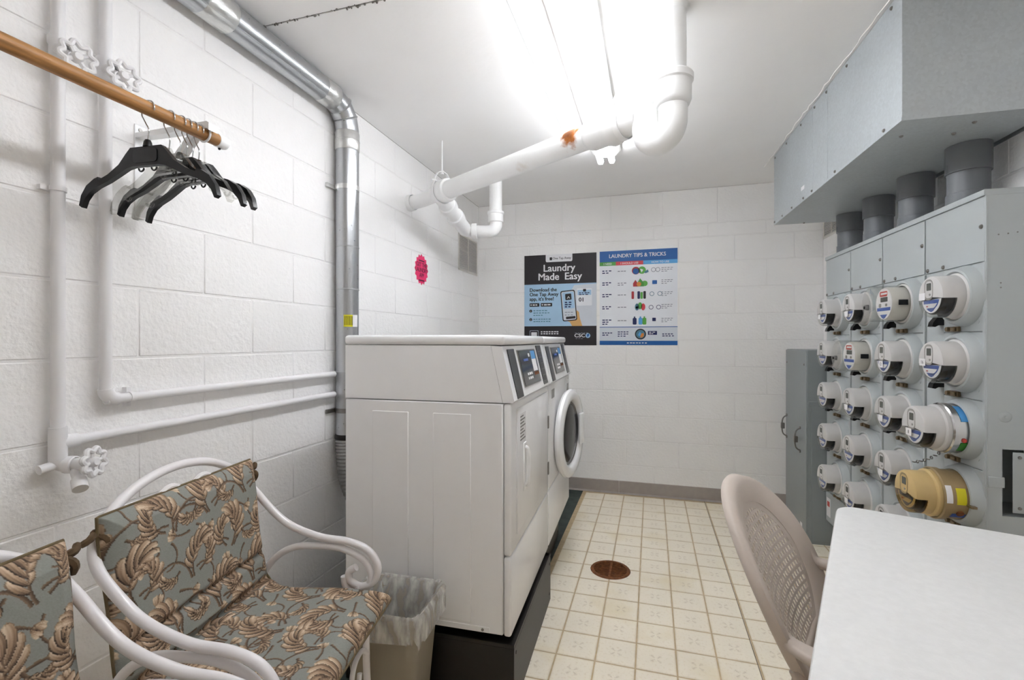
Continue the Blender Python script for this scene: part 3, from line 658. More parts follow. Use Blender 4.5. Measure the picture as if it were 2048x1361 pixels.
for (P, lab) in ((LP, 'white clevis pipe hanger on a rod, at the wall end of the drain pipe'), (RP, 'white clevis pipe hanger on a rod, beside the trap bend')):
    h = thing('pipe_hanger', lab, 'pipe hanger', (P.x, P.y, P.z), math.atan2(dv.y, dv.x), group='clevis hangers on the drain pipe'); rr = .070 if P is LP else .060
    loop = arc((0, 0, 0), rr, -200, 20, 18, (0, 1, 0)) + [Vector((0, .05, .075)), Vector((0, .03, .108)), Vector((0, 0, .118)), Vector((0, -.03, .108)), Vector((0, -.05, .075))]
    mb = MB(); n = len(loop)
    V = []
    for p in loop:
        d = Vector((0, p.y, p.z)).normalized() * .0035
        V += [p + Vector((-.012, 0, 0)), p + Vector((.012, 0, 0)), p + d + Vector((.012, 0, 0)), p + d + Vector((-.012, 0, 0))]
    mb.add(V, [(4 * i + k, 4 * i + (k + 1) % 4, 4 * ((i + 1) % n) + (k + 1) % 4, 4 * ((i + 1) % n) + k) for i in range(n) for k in range(4)])
    mb.build('strap', mt['wpaint'], h)
    MB().cyl((0, -.068, .06), (0, .068, .06), .004, seg=10).build('cross_bolt', mt['wpaint'], h)
    MB().cyl((0, 0, .11), (0, 0, CZ - P.z), .0045, seg=10).build('threaded_rod', mt['wpaint'], h)
    MB().cyl((0, 0, .105), (0, 0, .127), .009, seg=6).build('nut', mt['wpaint'], h)
# ================================================================ wireway along the ceiling corner (right-wall frame: x = out of wall, y = along it)
tw = thing('metal_wireway', 'large grey sheet metal wireway box hung under the ceiling above the meters', 'wireway', W(0, 0, 0), RZ)
NF, ZB, S0, S1 = .465, 1.993, .54, 2.045; zt = CZ - .001
for a, b in ((S0, 1.216), (1.220, 1.408), (1.412, S1)):
    MB().box(NF - .003, NF, a, b, ZB, zt, .0008).build('front_panel', mt['trough'], tw)
MB().box(NF - .006, NF - .0025, 1.2, 1.43, ZB + .002, zt).build('joint_strip', mt['gray'], tw)
MB().box(.03, NF - .002, S0 + .001, S1 - .001, ZB, ZB + .003).build('bottom_plate', mt['trough'], tw)
MB().box(.0, NF, S1 - .0025, S1 + .0012, ZB - .002, zt, .0008).build('end_plate', mt['trough'], tw)
MB().box(.0, NF, S0 - .001, S0 + .002, ZB, zt).build('end_plate', mt['trough'], tw)
MB().box(.0, .003, S0, S1, ZB, zt).build('back_plate', mt['trough'], tw)
MB().box(NF - .001, NF + .0015, S0, S1, ZB - .0015, ZB + .010, .0005).build('bottom_flange', mt['trough'], tw)
sc_me = MB().lathe([(.0001, .006), (.004, .0055), (.0065, .002), (.007, 0)], (0, 0, 0), (1, 0, 0), 10).mesh('screw', mt['steel'])
for i, y in enumerate((.56, .72, .90, 1.09, 1.215, 1.5, 1.93)): put('screw', sc_me, tw, (NF + .0012, y, ZB + .014))
for y in (.57, .8, 1.05, 1.25, 1.4, 1.62, 1.98): put('screw', sc_me, tw, (NF, y, zt - .02))
sd_me = MB().lathe([(.0001, .006), (.004, .0055), (.0065, .002), (.007, 0)], (0, 0, 0), (0, 0, -1), 10).mesh('screw', mt['steel'])
for n_, y in ((.40, 1.9), (.22, 1.97), (.23, 1.88), (.3, .56)): put('screw', sd_me, tw, (n_, y, ZB))
MB().box(NF, NF + .0006, 1.05, 1.10, 2.055, 2.075).build('paper_scrap', mt['paper'], tw)
# ================================================================ meter cabinets: four columns of five sockets
ZP, PITCH, NP, CW = 1.748, .233, .21, .3375
ZR = [1.513 - PITCH * k for k in range(6)]
COLS = [.658 + CW * k for k in range(4)]
ZC_OFF = .107; SC = .232                       # socket centre below the row line, and along the column
ring_me = MB().lathe([(.108, 0), (.105, .010), (.099, .027), (.095, .033), (.088, .034), (.084, .029), (.084, .0)], (0, 0, 0), (1, 0, 0), 40).mesh('socket_ring', mt['gray'])
cell_me = MB().box(0, .004, .118, CW - .012, -PITCH + .0015, -.0015, .0012).mesh('socket_cover', mt['gray'])
strip_me = MB().box(0, .003, .006, .115, -PITCH * 5, -.001, .001).mesh('breaker_strip', mt['gray'])
brk = MB(); brk.prism([(0, 0), (.020, 0), (.036, -.022), (.040, -.038), (.030, -.040), (.02, -.034), (0, -.034)], (0, -.015, 0), (1, 0, 0), (0, 0, 1), (0, .03, 0)); brk_me = brk.mesh('breaker_lever', mt['black'])
lat = MB(); lat.box(0, .012, -.03, .03, -.009, .009, .002); lat.lathe([(.0001, .02), (.008, .02), (.009, .012), (.009, 0)], (.0, -.018, 0), (1, 0, 0), 10); lat.box(.012, .018, .002, .024, -.007, .007, .002); lat_me = lat.mesh('seal_latch', mt['brass'])
scr_me = MB().lathe([(.0001, .005), (.005, .005), (.0075, .002), (.008, 0)], (0, 0, 0), (1, 0, 0), 12).mesh('cover_screw', mt['steel'])
emb_me = MB().prism([(0, 0), (.012, 0), (.018, .008), (.012, .005)], (0, 0, 0), (0, 1, 0), (0, 0, 1), (.0012, 0, 0)).mesh('emboss', mt['gray'])
def cabinet(k, label):
    t = thing('meter_cabinet', label, 'meter cabinet', W(0, COLS[k], 0), RZ, group='meter cabinets side by side on the wall')
    zb = ZR[5]
    en = MB()
    if k < 3: en.box(.0, NP - .004, .002, CW - .002, zb - .19, ZP - .002)
    else:                                        # the last one is open at the side: a real hollow behind the cover plate
        en.box(.0, NP - .004, .002, CW - .17, zb - .19, ZP - .002)
        en.box(.166, NP - .004, CW - .17, CW - .002, .672, .892)
        en.box(.0, NP - .004, CW - .17, CW - .002, .892, ZP - .002); en.box(.0, NP - .004, CW - .17, CW - .002, zb - .19, .672)
    en.build('enclosure', mt['gray'], t)
    MB().box(-.0, NP + .006, -.0005, CW + .0005, ZP - .016, ZP + .004, .001).build('top_cap', mt['gray'], t)
    MB().box(NP - .004, NP + .001, .004, CW - .006, ZR[0] + .002, ZP - .018, .001).build('upper_cover', mt['gray'], t)
    MB().box(NP - .006, NP + .0035, CW - .0115, CW - .001, zb, ZR[0] - .001, .001).build('edge_flange', mt['gray'], t)
    put('breaker_strip', strip_me, t, (NP - .004, 0, ZR[0]))
    # lower compartment door
    MB().box(NP - .006, NP + .004, .004, CW - .006, zb - .185, zb - .004, .004).build('lower_door', mt['gray'], t)
    lb = MB().box(NP + .004, NP + .0048, .02, .075, zb - .15, zb - .04).build('door_label', mt['paper'], t)
    MB().box(NP + .0048, NP + .0052, .03, .065, zb - .09, zb - .06).build('door_label_mark', mt['red'], lb)
    for y, z in ((CW - .02, 1.632), (.115, ZR[0] + .012), (.018, ZR[0] + .012)): put('cover_screw', scr_me, t, (NP + .001, y, z))
    for r in range(5):
        put('socket_cover', cell_me, t, (NP - .003, 0, ZR[r])); c = (NP + .0005, SC, ZR[r] - ZC_OFF)
        put('socket_ring', ring_me, t, c)
        put('breaker_lever', brk_me, t, (NP - .001, .105, ZR[r] - .172))
        put('seal_latch', lat_me, t, (NP + .001, .185, ZR[r] - .228 + .006))
        put('emboss', emb_me, t, (NP + .001, CW - .045, ZR[r] - .205))
    return t
cabs = [cabinet(0, 'grey meter cabinet column next to the tall disconnect cabinet'),
        cabinet(1, 'grey meter cabinet column second from the tall disconnect cabinet'),
        cabinet(2, 'grey meter cabinet column third from the tall disconnect cabinet'),
        cabinet(3, 'grey meter cabinet column at the table end, its bare side showing')]
# bare side of the last cabinet: knock-out disc, rivets and a dark opening with a cover plate
e = cabs[3]; ye = CW - .002
sh = MB(); sh.box(.0, NP - .002, ye - .001, ye + .0015, ZR[5] - .19, .672); sh.box(.0, NP - .002, ye - .001, ye + .0015, .892, ZP - .016); sh.box(.166, NP - .002, ye - .001, ye + .0015, .672, .892); sh.build('side_sheet', mt['gray'], e)
MB().box(NP - .004, NP + .001, ye - .004, ye + .003, ZR[5], ZP - .016, .001).build('corner_fold', mt['gray'], e)
MB().lathe([(.0001, .004), (.013, .004), (.017, .002), (.0185, 0)], (.158, ye + .0015, .999), (0, 1, 0), 24).build('knockout_plug', mt['gray'], e)
MB().lathe([(.0001, .0052), (.004, .0052), (.0045, .004)], (.158, ye + .0015, .999), (0, 1, 0), 10).build('plug_dimple', mt['gray'], e)
MB().box(.04, .06, ye - .004, ye + .003, .672, .892).build('plate_bar', mt['gray'], e)
pz = MB().box(-.0, .140, ye + .003, ye + .0055, .686, .884, .001).build('side_plate', mt['gray'], e)
for z in (.702, .868): MB().lathe([(.0001, .003), (.005, .003), (.0055, 0)], (.122, ye + .0055, z), (0, 1, 0), 10).build('plate_screw', mt['steel'], pz)
MB().box(.160, .204, ye + .0005, ye + .004, .765, .80, .0015).build('side_channel', mt['gray'], e)
for x, z in ((.176, 1.60), (.15, 1.602), (.125, 1.605), (.17, 1.44), (.17, 1.425)): MB().ball((x, ye + .0015, z), .0025, 8, 5).build('rivet', mt['steel'], e)
# ================================================================ electric meters
def half_ring(r, x0, x1, a0, a1, seg=20):
    return MB().lathe([(r - .004, x0), (r, x0), (r, x1 - .008), (r - .003, x1 - .002), (r - .008, x1), (.0001, x1)], (0, 0, 0), (1, 0, 0), seg, a0, a1, ref=(0, 0, 1))
def meter(label, col='meter', x0=.0, clear='clear', tag=None, glass=False, d=.104):
    """a plug-in meter in the right-wall frame: x out of the wall; x0 lifts it off the socket"""
    t = thing('electric_meter', label, 'electric meter', rz=RZ, group='electric meters plugged into the cabinets'); m_ = mt[col]; R0 = .0755; f = x0 + d
    MB().lathe([(.0001, x0 - .004), (.081, x0 - .004), (.0825, x0 + .024), (.0825, x0 + .030), (.079, x0 + .034), (R0, x0 + .035)], (0, 0, 0), (1, 0, 0), 40).build('base_flange', m_, t)
    if glass:
        MB().lathe([(.07, x0 + .03), (.07, f - .014), (.066, f - .008), (.0001, f - .008)], (0, 0, 0), (1, 0, 0), 36).build('inner_body', mt['cream'], t)
        MB().lathe([(.0765, x0 + .03), (.0765, f + .035), (.074, f + .043), (.066, f + .047), (.0001, f + .049)], (0, 0, 0), (1, 0, 0), 40).build('glass_cover', mt['clear'], t)
        fc = put('dial_face', None, t, (f - .008, 0, 0)); X = (0, 0, 0)
        MB().lathe([(.066, .0), (.066, .002), (.0001, .002)], (0, 0, 0), (1, 0, 0), 36).build('dial_plate', mt['paper'], fc)
        def flat(poly, x, m__, nm): MB().prism(poly, (x, 0, 0), (0, 1, 0), (0, 0, 1), (.0006, 0, 0)).build(nm, m__, fc)
        flat(rrect(.062, .022, .006, 3, .0, .042), .002, mt['red'], 'red_panel'); flat(rrect(.05, .008, .002, 2, .004, .043), .0026, mt['paper'], 'red_panel_text')
        flat(rrect(.058, .02, .002, 2, .004, .018), .002, mt['lcd'], 'dial_window')
        flat(rrect(.02, .016, .004, 2, -.03, -.006), .002, mt['bezel'], 'dial_box'); flat(rrect(.016, .012, .004, 2, .022, -.006), .002, mt['bezel'], 'dial_box')
        flat([(-.055, -.016), (.055, -.016), (.054, -.03), (-.054, -.03)], .002, mt['blue'], 'blue_band')
        flat([(-.03, -.046), (.03, -.046), (.012, -.06), (0, -.064), (-.012, -.06)], .002, mt['blue'], 'blue_shield')
        MB().box(x0 + .045, x0 + .078, .0745, .0778, -.010, .012, .001).build('side_port', mt['black'], t)
        MB().lathe([(.0001, .02), (.008, .018), (.012, .008), (.012, 0)], (f + .03, -.045, -.012), (1, -.6, 0), 14).build('reset_knob', mt['black'], t)
        return t
    # opaque rear and upper shell; the lower front is a clear window
    MB().lathe([(R0, x0 + .034), (R0 - .001, x0 + .062)], (0, 0, 0), (1, 0, 0), 40).build('shell', m_, t)
    up = half_ring(R0 - .001, x0 + .06, f, -97, 97, 28)
    up.build('upper_shell', m_, t)
    half_ring(R0 - .001, x0 + .060, f, 97, 263, 28).build('clear_window', mt[clear], t)
    ins = MB().lathe([(.062, x0 + .060), (.064, f - .010), (.061, f - .006), (.0001, f - .006)], (0, 0, 0), (1, 0, 0), 28, 97, 263, ref=(0, 0, 1)); ins.build('inner_module', mt['black'], t)
    MB().box(x0 + .06, f - .012, -.05, .05, -.010, -.006).build('module_top', m_, t)
    # clear windows show the nameplate
    np_ = MB(); pts = [(.058 * math.sin(R(a)), .058 * math.cos(R(a))) for a in range(98, 263, 8)]
    np_.prism(pts, (f - .0058, 0, 0), (0, 1, 0), (0, 0, 1), (.0006, 0, 0)); npo = np_.build('nameplate', mt['paper'] if clear == 'clear' else mt['cream'], t)
    def fl(poly, m__, nm, par=npo, x=f - .0050): return MB().prism(poly, (x, 0, 0), (0, 1, 0), (0, 0, 1), (.0005, 0, 0)).build(nm, m__, par)
    bl = mt['blue']
    fl([(-.045, -.011), (.04, -.011), (.04, -.024), (-.045, -.024)], bl, 'blue_band')
    fl([(-.028, -.040), (.024, -.040), (.012, -.050), (0, -.054), (-.014, -.050)], bl, 'blue_shield')
    fl([(.047 * math.sin(R(a)), .047 * math.cos(R(a))) for a in range(104, 200, 8)] + [(.042 * math.sin(R(a)), .042 * math.cos(R(a))) for a in range(198, 102, -8)], bl, 'blue_arc')
    fl([(-.03, -.031), (-.02, -.031), (-.02, -.035), (-.03, -.035)], mt['red'], 'red_dot')
    # display window in the upper face
    bz = MB().prism(rrect(.050, .074, .020, 5, -.006, .026), (f - .001, 0, 0), (0, 1, 0), (0, 0, 1), (.0018, 0, 0)).build('display_bezel', mt['bezel'] if col != 'metery' else mt['tan'], t)
    MB().prism(rrect(.040, .060, .014, 4, -.003, .026), (f + .0008, 0, 0), (0, 1, 0), (0, 0, 1), (.0006, 0, 0)).build('display_plate', m_, bz)
    MB().prism(rrect(.026, .026, .002, 2, -.002, .036), (f + .0014, 0, 0), (0, 1, 0), (0, 0, 1), (.0006, 0, 0)).build('lcd', mt['lcd'], bz)
    MB().cyl((f + .0014, .004, .008), (f + .003, .004, .008), .004, seg=10).build('optical_port', mt['bezel'], bz)
    if tag is not None:
        tx, ty, s = tag
        g = MB().prism(rrect(.036, .026, .002, 2, tx, ty), (f + .0012, 0, 0), (0, 1, 0), (0, 0, 1), (.0006, 0, 0)).build('number_tag', mt['paper'], t, label='white tag stuck on the meter')
        if s: text_mb(s, .018, (f + .0019, tx, ty - .006), (0, 1, 0), (0, 0, 1), .0003, .01).build('tag_number', mt['black'], g)
    return t
def place(t, c, r): t.location = W(NP, COLS[c] + SC, ZR[r] - ZC_OFF)
where = {0: 'next to the tall disconnect cabinet', 1: 'second from the disconnect cabinet', 2: 'third from the disconnect cabinet', 3: 'at the table end'}
rown = ['top', 'second', 'middle', 'fourth', 'lowest']
tags = {(0, 0): (-.03, -.022, ''), (1, 0): (-.012, -.024, ''), (2, 1): (-.008, -.024, '12'), (3, 0): (-.043, .004, ''), (3, 1): (-.042, -.002, '16'),
        (1, 2): (-.015, -.022, ''), (2, 2): (-.010, -.022, ''), (2, 3): (-.010, -.022, ''), (1, 4): (-.012, -.022, '')}
for c in range(4):
    for r in range(5):
        base = 'grey plug-in electric meter, %s row, in the cabinet column %s' % (rown[r], where[c])
        if (c, r) in ((2, 0), (1, 1)): m_ = meter('clear glass fronted electric meter with red and blue dial, %s row' % rown[r], glass=True)
        elif (c, r) == (3, 2): m_ = meter('electric meter tagged 8 on a silver extension collar, at the table end', 'meter', .060, tag=(-.02, -.022, '8'), d=.097)
        elif (c, r) == (3, 3): m_ = meter('yellowed electric meter on a long tan extension collar above the table', 'metery', .085, clear='cleary', d=.095)
        else: m_ = meter(base, 'meter', tag=tags.get((c, r)))
        place(m_, c, r)
        if (c, r) == (3, 2):
            MB().lathe([(.083, .0), (.083, .054), (.088, .056), (.0885, .074), (.084, .078)], (0, 0, 0), (1, 0, 0), 40).build('extension_collar', mt['chrome'], m_)
            MB().lathe([(.0842, .032), (.0842, .052)], (0, 0, 0), (1, 0, 0), 10, -66, -18, ref=(0, 0, 1)).build('collar_label', mt['sky'], m_, label='blue collar label')
            MB().lathe([(.0842, .032), (.0842, .052)], (0, 0, 0), (1, 0, 0), 8, -148, -118, ref=(0, 0, 1)).build('collar_label', mt['green'], m_, label='green collar label')
            MB().ball((.045, .078, -.03), .008, 10, 6).build('red_seal', mt['red'], m_)
            ch = MB()
            for q_ in range(9):
                a_ = Vector((.05 + .006 * q_, -.03 - .010 * q_, -.088 - .008 * q_ - .010 * math.sin(q_ * .4))); k_ = q_ % 2
                ch.tube([a_ + Vector((0, .007 * math.cos(R(w_)), .005 * math.sin(R(w_)))) if k_ else a_ + Vector((.005 * math.sin(R(w_)), .007 * math.cos(R(w_)), 0)) for w_ in range(0, 360, 45)], .0018, 5, closed=True)
            ch.build('seal_chain', mt['steel'], m_)
        if (c, r) == (3, 3):
            MB().lathe([(.084, .0), (.084, .080), (.0895, .082), (.090, .10), (.085, .104)], (0, 0, 0), (1, 0, 0), 40).build('extension_collar', mt['tan'], m_)
            MB().lathe([(.0905, .082), (.0905, .100)], (0, 0, 0), (1, 0, 0), 10, -96, -58, ref=(0, 0, 1)).build('clamp_label', mt['paper'], m_)
            yl = MB().lathe([(.0848, .040), (.0848, .068)], (0, 0, 0), (1, 0, 0), 10, -100, -62, ref=(0, 0, 1)).build('collar_label', mt['yellow'], m_, label='yellow collar label')
            MB().lathe([(.0848, .034), (.0848, .074)], (0, 0, 0), (1, 0, 0), 8, -142, -126, ref=(0, 0, 1)).build('collar_label', mt['blue'], m_, label='blue collar label')
            MB().cyl((.052, .068, -.046), (.052, .073, -.05), .011, seg=14).build('copper_slug', mt['rust'], m_)
            MB().box(.026, .042, .084, .112, -.018, -.010, .001).build('locking_tab', mt['brass'], m_)
# ================================================================ grey conduits from cabinets up into the wireway
for k, (s, lab) in enumerate(((.712, 'grey plastic conduit beside the disconnect end of the meter cabinets'), (1.049, 'grey plastic conduit, second from the far end of the cabinets'),
                              (1.385, 'grey plastic conduit, third from the far end of the cabinets'), (1.735, 'grey plastic conduit nearest the bare side of the cabinets'))):
    t = thing('conduit', lab, 'conduit', W(.105, s, ZP), RZ, group='conduits rising from the meter cabinets'); r = .0625
    h = ZB - ZP
    MB().cyl((0, 0, .004), (0, 0, h), r, seg=32).build('pipe', mt['pvc'], t)
    MB().lathe([(r, h - .105), (r + .0055, h - .104), (r + .0055, h - .001), (r, h)], seg=32).build('coupling', mt['pvc'], t)
    MB().lathe([(r, .004), (r + .004, .005), (r + .004, .06), (r, .062)], seg=32).build('base_adapter', mt['pvc'], t)
    MB().box(r + .004, r + .007, -.002, .002, h - .103, h - .07).build('mould_rib', mt['pvc'], t)
# ================================================================ tall disconnect cabinet in the corner
dc = thing('disconnect_cabinet', 'tall dark grey electrical disconnect cabinet in the corner with padlocked handles', 'electrical cabinet', W(0, .24, 0), RZ)
DN, DW, DH = .315, .405, 1.19
MB().box(0, DN - .008, 0, DW, 0, DH, .002).build('enclosure', mt['grayd'], dc)
MB().box(DN - .010, DN, .001, DW - .001, .005, DH - .004, .003).build('door', mt['grayd'], dc)
MB().box(.0, DN - .012, DW - .001, DW + .004, .845, .875, .002).build('side_bead', mt['grayd'], dc)
MB().box(.02, DN - .03, DW - .001, DW + .0025, .02, .845, .001).build('side_panel', mt['grayd'], dc)
for y, z, s in ((.03, .66, 1), (.30, .62, -1)):
    h = put('door_handle', None, dc, (DN, y, z))
    MB().tube(spline([(0, 0, .07), (.014, 0, .064), (.03, .01, .045), (.036, .014, 0), (.03, .01, -.045), (.014, 0, -.064), (0, 0, -.07)], 5), .0045, 8).build('handle_bar', mt['steel'], h)
    for q in (.075, -.075): MB().cyl((0, 0, q), (.006, 0, q), .010, seg=12).build('handle_foot', mt['steel'], h)
    MB().box(.012, .034, -.022, -.002, -.022, .018, .003).build('padlock', mt['steel'], h)
for y, z in ((.03, 1.1), (.37, 1.1)): put('cover_screw', scr_me, dc, (DN, y, z))
MB().box(DN, DN + .0006, .30, .335, .05, .10).build('paper_label', mt['paper'], dc)
# ================================================================ wall vents
def vent(label, loc, rz, w, h, n):
    t = thing('wall_vent', label, 'vent', loc, rz); b = .014
    fr = MB(); fr.box(0, .008, -w / 2, w / 2, h / 2 - b, h / 2, .002); fr.box(0, .008, -w / 2, w / 2, -h / 2, -h / 2 + b, .002)
    fr.box(0, .008, -w / 2, -w / 2 + b, -h / 2, h / 2, .002); fr.box(0, .008, w / 2 - b, w / 2, -h / 2, h / 2, .002); fr.box(0, .0075, -.006, .006, -h / 2, h / 2, .001)
    fr.build('frame', mt['cream'], t); MB().box(.0, .0015, -w / 2 + .004, w / 2 - .004, -h / 2 + .004, h / 2 - .004).build('damper_plate', mt['galv'], t)
    lv = MB(); p = (h - 2 * b) / n
    for i in range(n):
        z = -h / 2 + b + p * (i + .5)
        lv.add([(.0025, -w / 2 + .008, z + p * .44), (.0025, w / 2 - .008, z + p * .44), (.0075, w / 2 - .008, z - p * .26), (.0075, -w / 2 + .008, z - p * .26), (.006, -w / 2 + .008, z - p * .34), (.006, w / 2 - .008, z - p * .34)], [(0, 1, 2, 3), (3, 2, 5, 4)])
    lv.build('louvres', mt['cream'], t)
vent('cream louvred vent on the left block wall below the white pipe elbow', (LX + .0005, 3.706, 1.962), 0, .415, .30, 22)
vent('small cream louvred vent on the right wall behind the grey conduits', W(.0005, .16, 2.07), RZ, .30, .17, 12)
# ================================================================ posters on the back wall
def pmat(n, c): return M('ink_' + n, c, .45, var=.02)
ink = {k: pmat(k, v) for k, v in dict(black='#2a2629', blue='#a9cbe6', pale='#d3d9e2', white='#e4e4e7', navy='#20295e', royal='#1d5fa6', green='#4f9a45', red='#d64550', sky='#5aa7e0', skin='#d8ab6d',
                                        grey='#8a8f9b', lily='#e9ecf2', orange='#d98a3c', leaf='#5fae4c', crimson='#b03038', pink='#e8336d', plum='#5a0f2c', teal='#4f7f93').items()}
class Sheet:
    """a flat printed sheet: u to the right, v down, both 0..1"""
    def __init__(s, t, w, h): s.t, s.w, s.h, s.d = t, w, h, .0022
    def poly(s, name, pts, m, lift=1, parent=None):
        pts = [(a * s.w, -b * s.h) for a, b in pts]; y = -s.d - .0003 * lift
        return MB().prism(pts, (0, y, 0), (1, 0, 0), (0, 0, 1), (0, -.00025, 0)).build(name, m, parent or s.t)
    def rect(s, name, u0, v0, u1, v1, m, lift=1, parent=None): return s.poly(name, [(u0, v0), (u1, v0), (u1, v1), (u0, v1)], m, lift, parent)
    def rr(s, name, u0, v0, u1, v1, r, m, lift=1, parent=None, rot=0):
        w, h = (u1 - u0) * s.w, (v1 - v0) * s.h; cx, cy = (u0 + u1) / 2, (v0 + v1) / 2; c, sn = math.cos(R(rot)), math.sin(R(rot))
        P = [(cx + (a * c - b * sn) / s.w, cy - (a * sn + b * c) / s.h) for a, b in rrect(w, h, r)]
        return s.poly(name, P, m, lift, parent)
    def circ(s, name, u, v, r, m, lift=1, parent=None, ry=None): return s.poly(name, [(u + a / s.w, v - b / s.h) for a, b in disc(r, 22, ry=ry)], m, lift, parent)
    def text(s, txt, u, v, size, m, lift=2, align='CENTER', bold=.012, parent=None, xs=1, rot=0):
        uu = Vector((math.cos(R(rot)), 0, math.sin(R(rot)))); vv = Vector((-math.sin(R(rot)), 0, math.cos(R(rot))))
        return text_mb(txt, size, (u * s.w, -s.d - .0003 * lift - .0003, -v * s.h), uu, vv, .0001, bold, align, xs).build('lettering', m, parent or s.t)
    def lines(s, u0, v0, n, dv, ln, m, th=.006, lift=2, parent=None, rot=0):
        """lines of print too small to read"""
        for i in range(n):
            L = ln[i % len(ln)]; nw = max(2, int(L / .035)); u = u0
            for k in range(nw):
                w = L / nw * random.uniform(.6, .85); vv = v0 + i * dv + rot * (u - u0)
                s.rect('print_line', u, vv - th / 2, u + w, vv + th / 2 - .001 * (k % 2), m, lift, parent); u += L / nw
p1 = thing('poster', 'black and pale blue laundry app poster with a hand holding a phone', 'poster', (-1.052, BY - .0008, 1.977))
MB().box(0, .616, -.0022, 0, -.769, 0).build('sheet', ink['black'], p1); S_ = Sheet(p1, .616, .769)
S_.poly('header_tab', [(.305, 0), (.675, 0), (.675, .066), (.671, .076), (.662, .082), (.318, .082), (.309, .076), (.305, .066)], ink['white'])
S_.text('One Tap Away', .53, .055, .027, ink['black'], 3, xs=.95)
S_.rr('app_icon', .36, .030, .395, .062, .003, ink['black'], 2)
S_.text('Laundry', .49, .185, .084, ink['white'], bold=.022); S_.text('Made', .345, .280, .084, ink['white'], bold=.022); S_.text('Easy', .685, .280, .084, ink['white'], bold=.022)
S_.rect('blue_panel', 0, .325, 1, .79, ink['blue'])
S_.poly('pale_panel', [(.70, .345), (1, .335), (1, .79), (.76, .79), (.74, .66), (.68, .50), (.66, .40)], ink['pale'], 2)
for i, tx in enumerate(('Download the', 'One Tap Away', "app, it's free!")): S_.text(tx, .075, .405 + .05 * i, .043, ink['black'], 2, 'LEFT', .03, xs=.95)
for a, b in ((.075, .215), (.235, .395)):
    bt = S_.rr('store_badge', a, .533, b, .572, .005, ink['black'], 2); S_.circ('badge_mark', a + .022, .552, .006, ink['white'], 3, bt); S_.lines(a + .045, .553, 1, .02, [b - a - .06], ink['white'], .014, 3, bt)
for k, v in enumerate((.62, .715)):
    S_.circ('bullet', .092, v, .0125, ink['black'], 2); S_.text(str(k + 1), .092, v + .010, .018, ink['white'], 3)
S_.lines(.13, .617, 3, .026, [.2, .24, .14], ink['teal'], .009); S_.lines(.13, .712, 2, .026, [.25, .25], ink['teal'], .009)
S_.poly('hand', [(.70, .66), (.74, .62), (.765, .64), (.775, .70), (.81, .79), (.67, .79), (.64, .745), (.60, .735), (.545, .69), (.53, .61), (.545, .60), (.60, .70)], ink['skin'], 3)
ph = S_.rr('phone', .525, .40, .725, .735, .016, ink['black'], 4, rot=5); S_.rr('phone_screen', .538, .411, .712, .724, .012, ink['pale'], 5, ph, rot=5)
S_.rr('phone_sky', .545, .42, .70, .60, .010, ink['blue'], 6, ph, rot=5)
S_.rr('phone_icon', .578, .437, .662, .505, .006, ink['black'], 7, ph, rot=5)
S_.poly('icon_mark', [(.600, .49), (.622, .463), (.644, .487), (.637, .490), (.622, .473), (.607, .493)], ink['white'], 8, ph)
S_.lines(.572, .532, 3, .024, [.105, .10, .095], ink['navy'], .014, 7, ph)
S_.lines(.572, .64, 2, .03, [.12, .12], ink['grey'], .008, 7, ph); S_.rr('phone_button', .588, .685, .718, .712, .004, ink['black'], 7, ph, rot=5)
cd = S_.rr('machine_card', .735, .383, .94, .57, .008, ink['lily'], 3); S_.rect('card_header', .745, .40, .93, .455, ink['blue'], 4, cd)
S_.rr('card_icon', .82, .39, .86, .418, .003, ink['black'], 5, cd); S_.lines(.765, .432, 2, .018, [.15, .13], ink['navy'], .01, 5, cd)
S_.text('01', .80, .525, .047, ink['black'], 5, bold=.03, parent=cd)
ic = S_.rr('footer_icon', .075, .835, .205, .935, .008, ink['grey'], 1); S_.rr('footer_icon_inner', .085, .843, .195, .927, .006, ink['black'], 2, ic)
S_.rr('footer_icon_screen', .10, .857, .18, .905, .002, ink['white'], 3, ic); S_.lines(.235, .852, 2, .022, [.26, .26], ink['white'], .012)
S_.lines(.71, .866, 1, .02, [.19], ink['grey'], .006); S_.text('CSC', .775, .912, .042, ink['white'], 2, bold=.03, xs=1.15)
S_.circ('globe_mark', .885, .895, .020, ink['blue'], 2); S_.poly('globe_band', [(.87, .885), (.895, .872), (.905, .89), (.88, .915)], ink['royal'], 3); S_.lines(.72, .928, 1, .02, [.11], ink['grey'], .005)
p2 = thing('poster', 'white laundry tips and tricks chart poster with blue header band', 'poster', (-.410, BY - .0008, 1.980))
MB().box(0, .607, -.0022, 0, -.769, 0).build('sheet', ink['lily'], p2); S2 = Sheet(p2, .607, .769)
S2.rect('header_band', 0, 0, 1, .115, ink['royal']); S2.text('LAUNDRY TIPS & TRICKS', .49, .073, .043, ink['white'], 2, bold=.02, xs=.93)
for a, b, m_, tx in ((0, .215, 'green', 'I NEED'), (.215, .57, 'red', 'I SHOULD USE'), (.57, 1, 'sky', 'HOW TO USE')):
    S2.rect('tab_band', a, .115, b, .155, ink[m_]); S2.text(tx, (a + b) / 2, .145, .022, ink['white'], 2, bold=.015)
rows = (.218, .345, .470, .600, .742)
for k, v in enumerate(rows):
    S2.lines(.035, v - .008, 2 + (k == 4), .022, [.13, .10, .08], ink['navy'], .011); S2.lines(.24, v, 1 + (k == 1), .02, [.12, .09], ink['grey'], .009)
    S2.lines(.80, v - .02, 3, .018, [.15, .14, .08], ink['grey'], .007)
c_ = ink
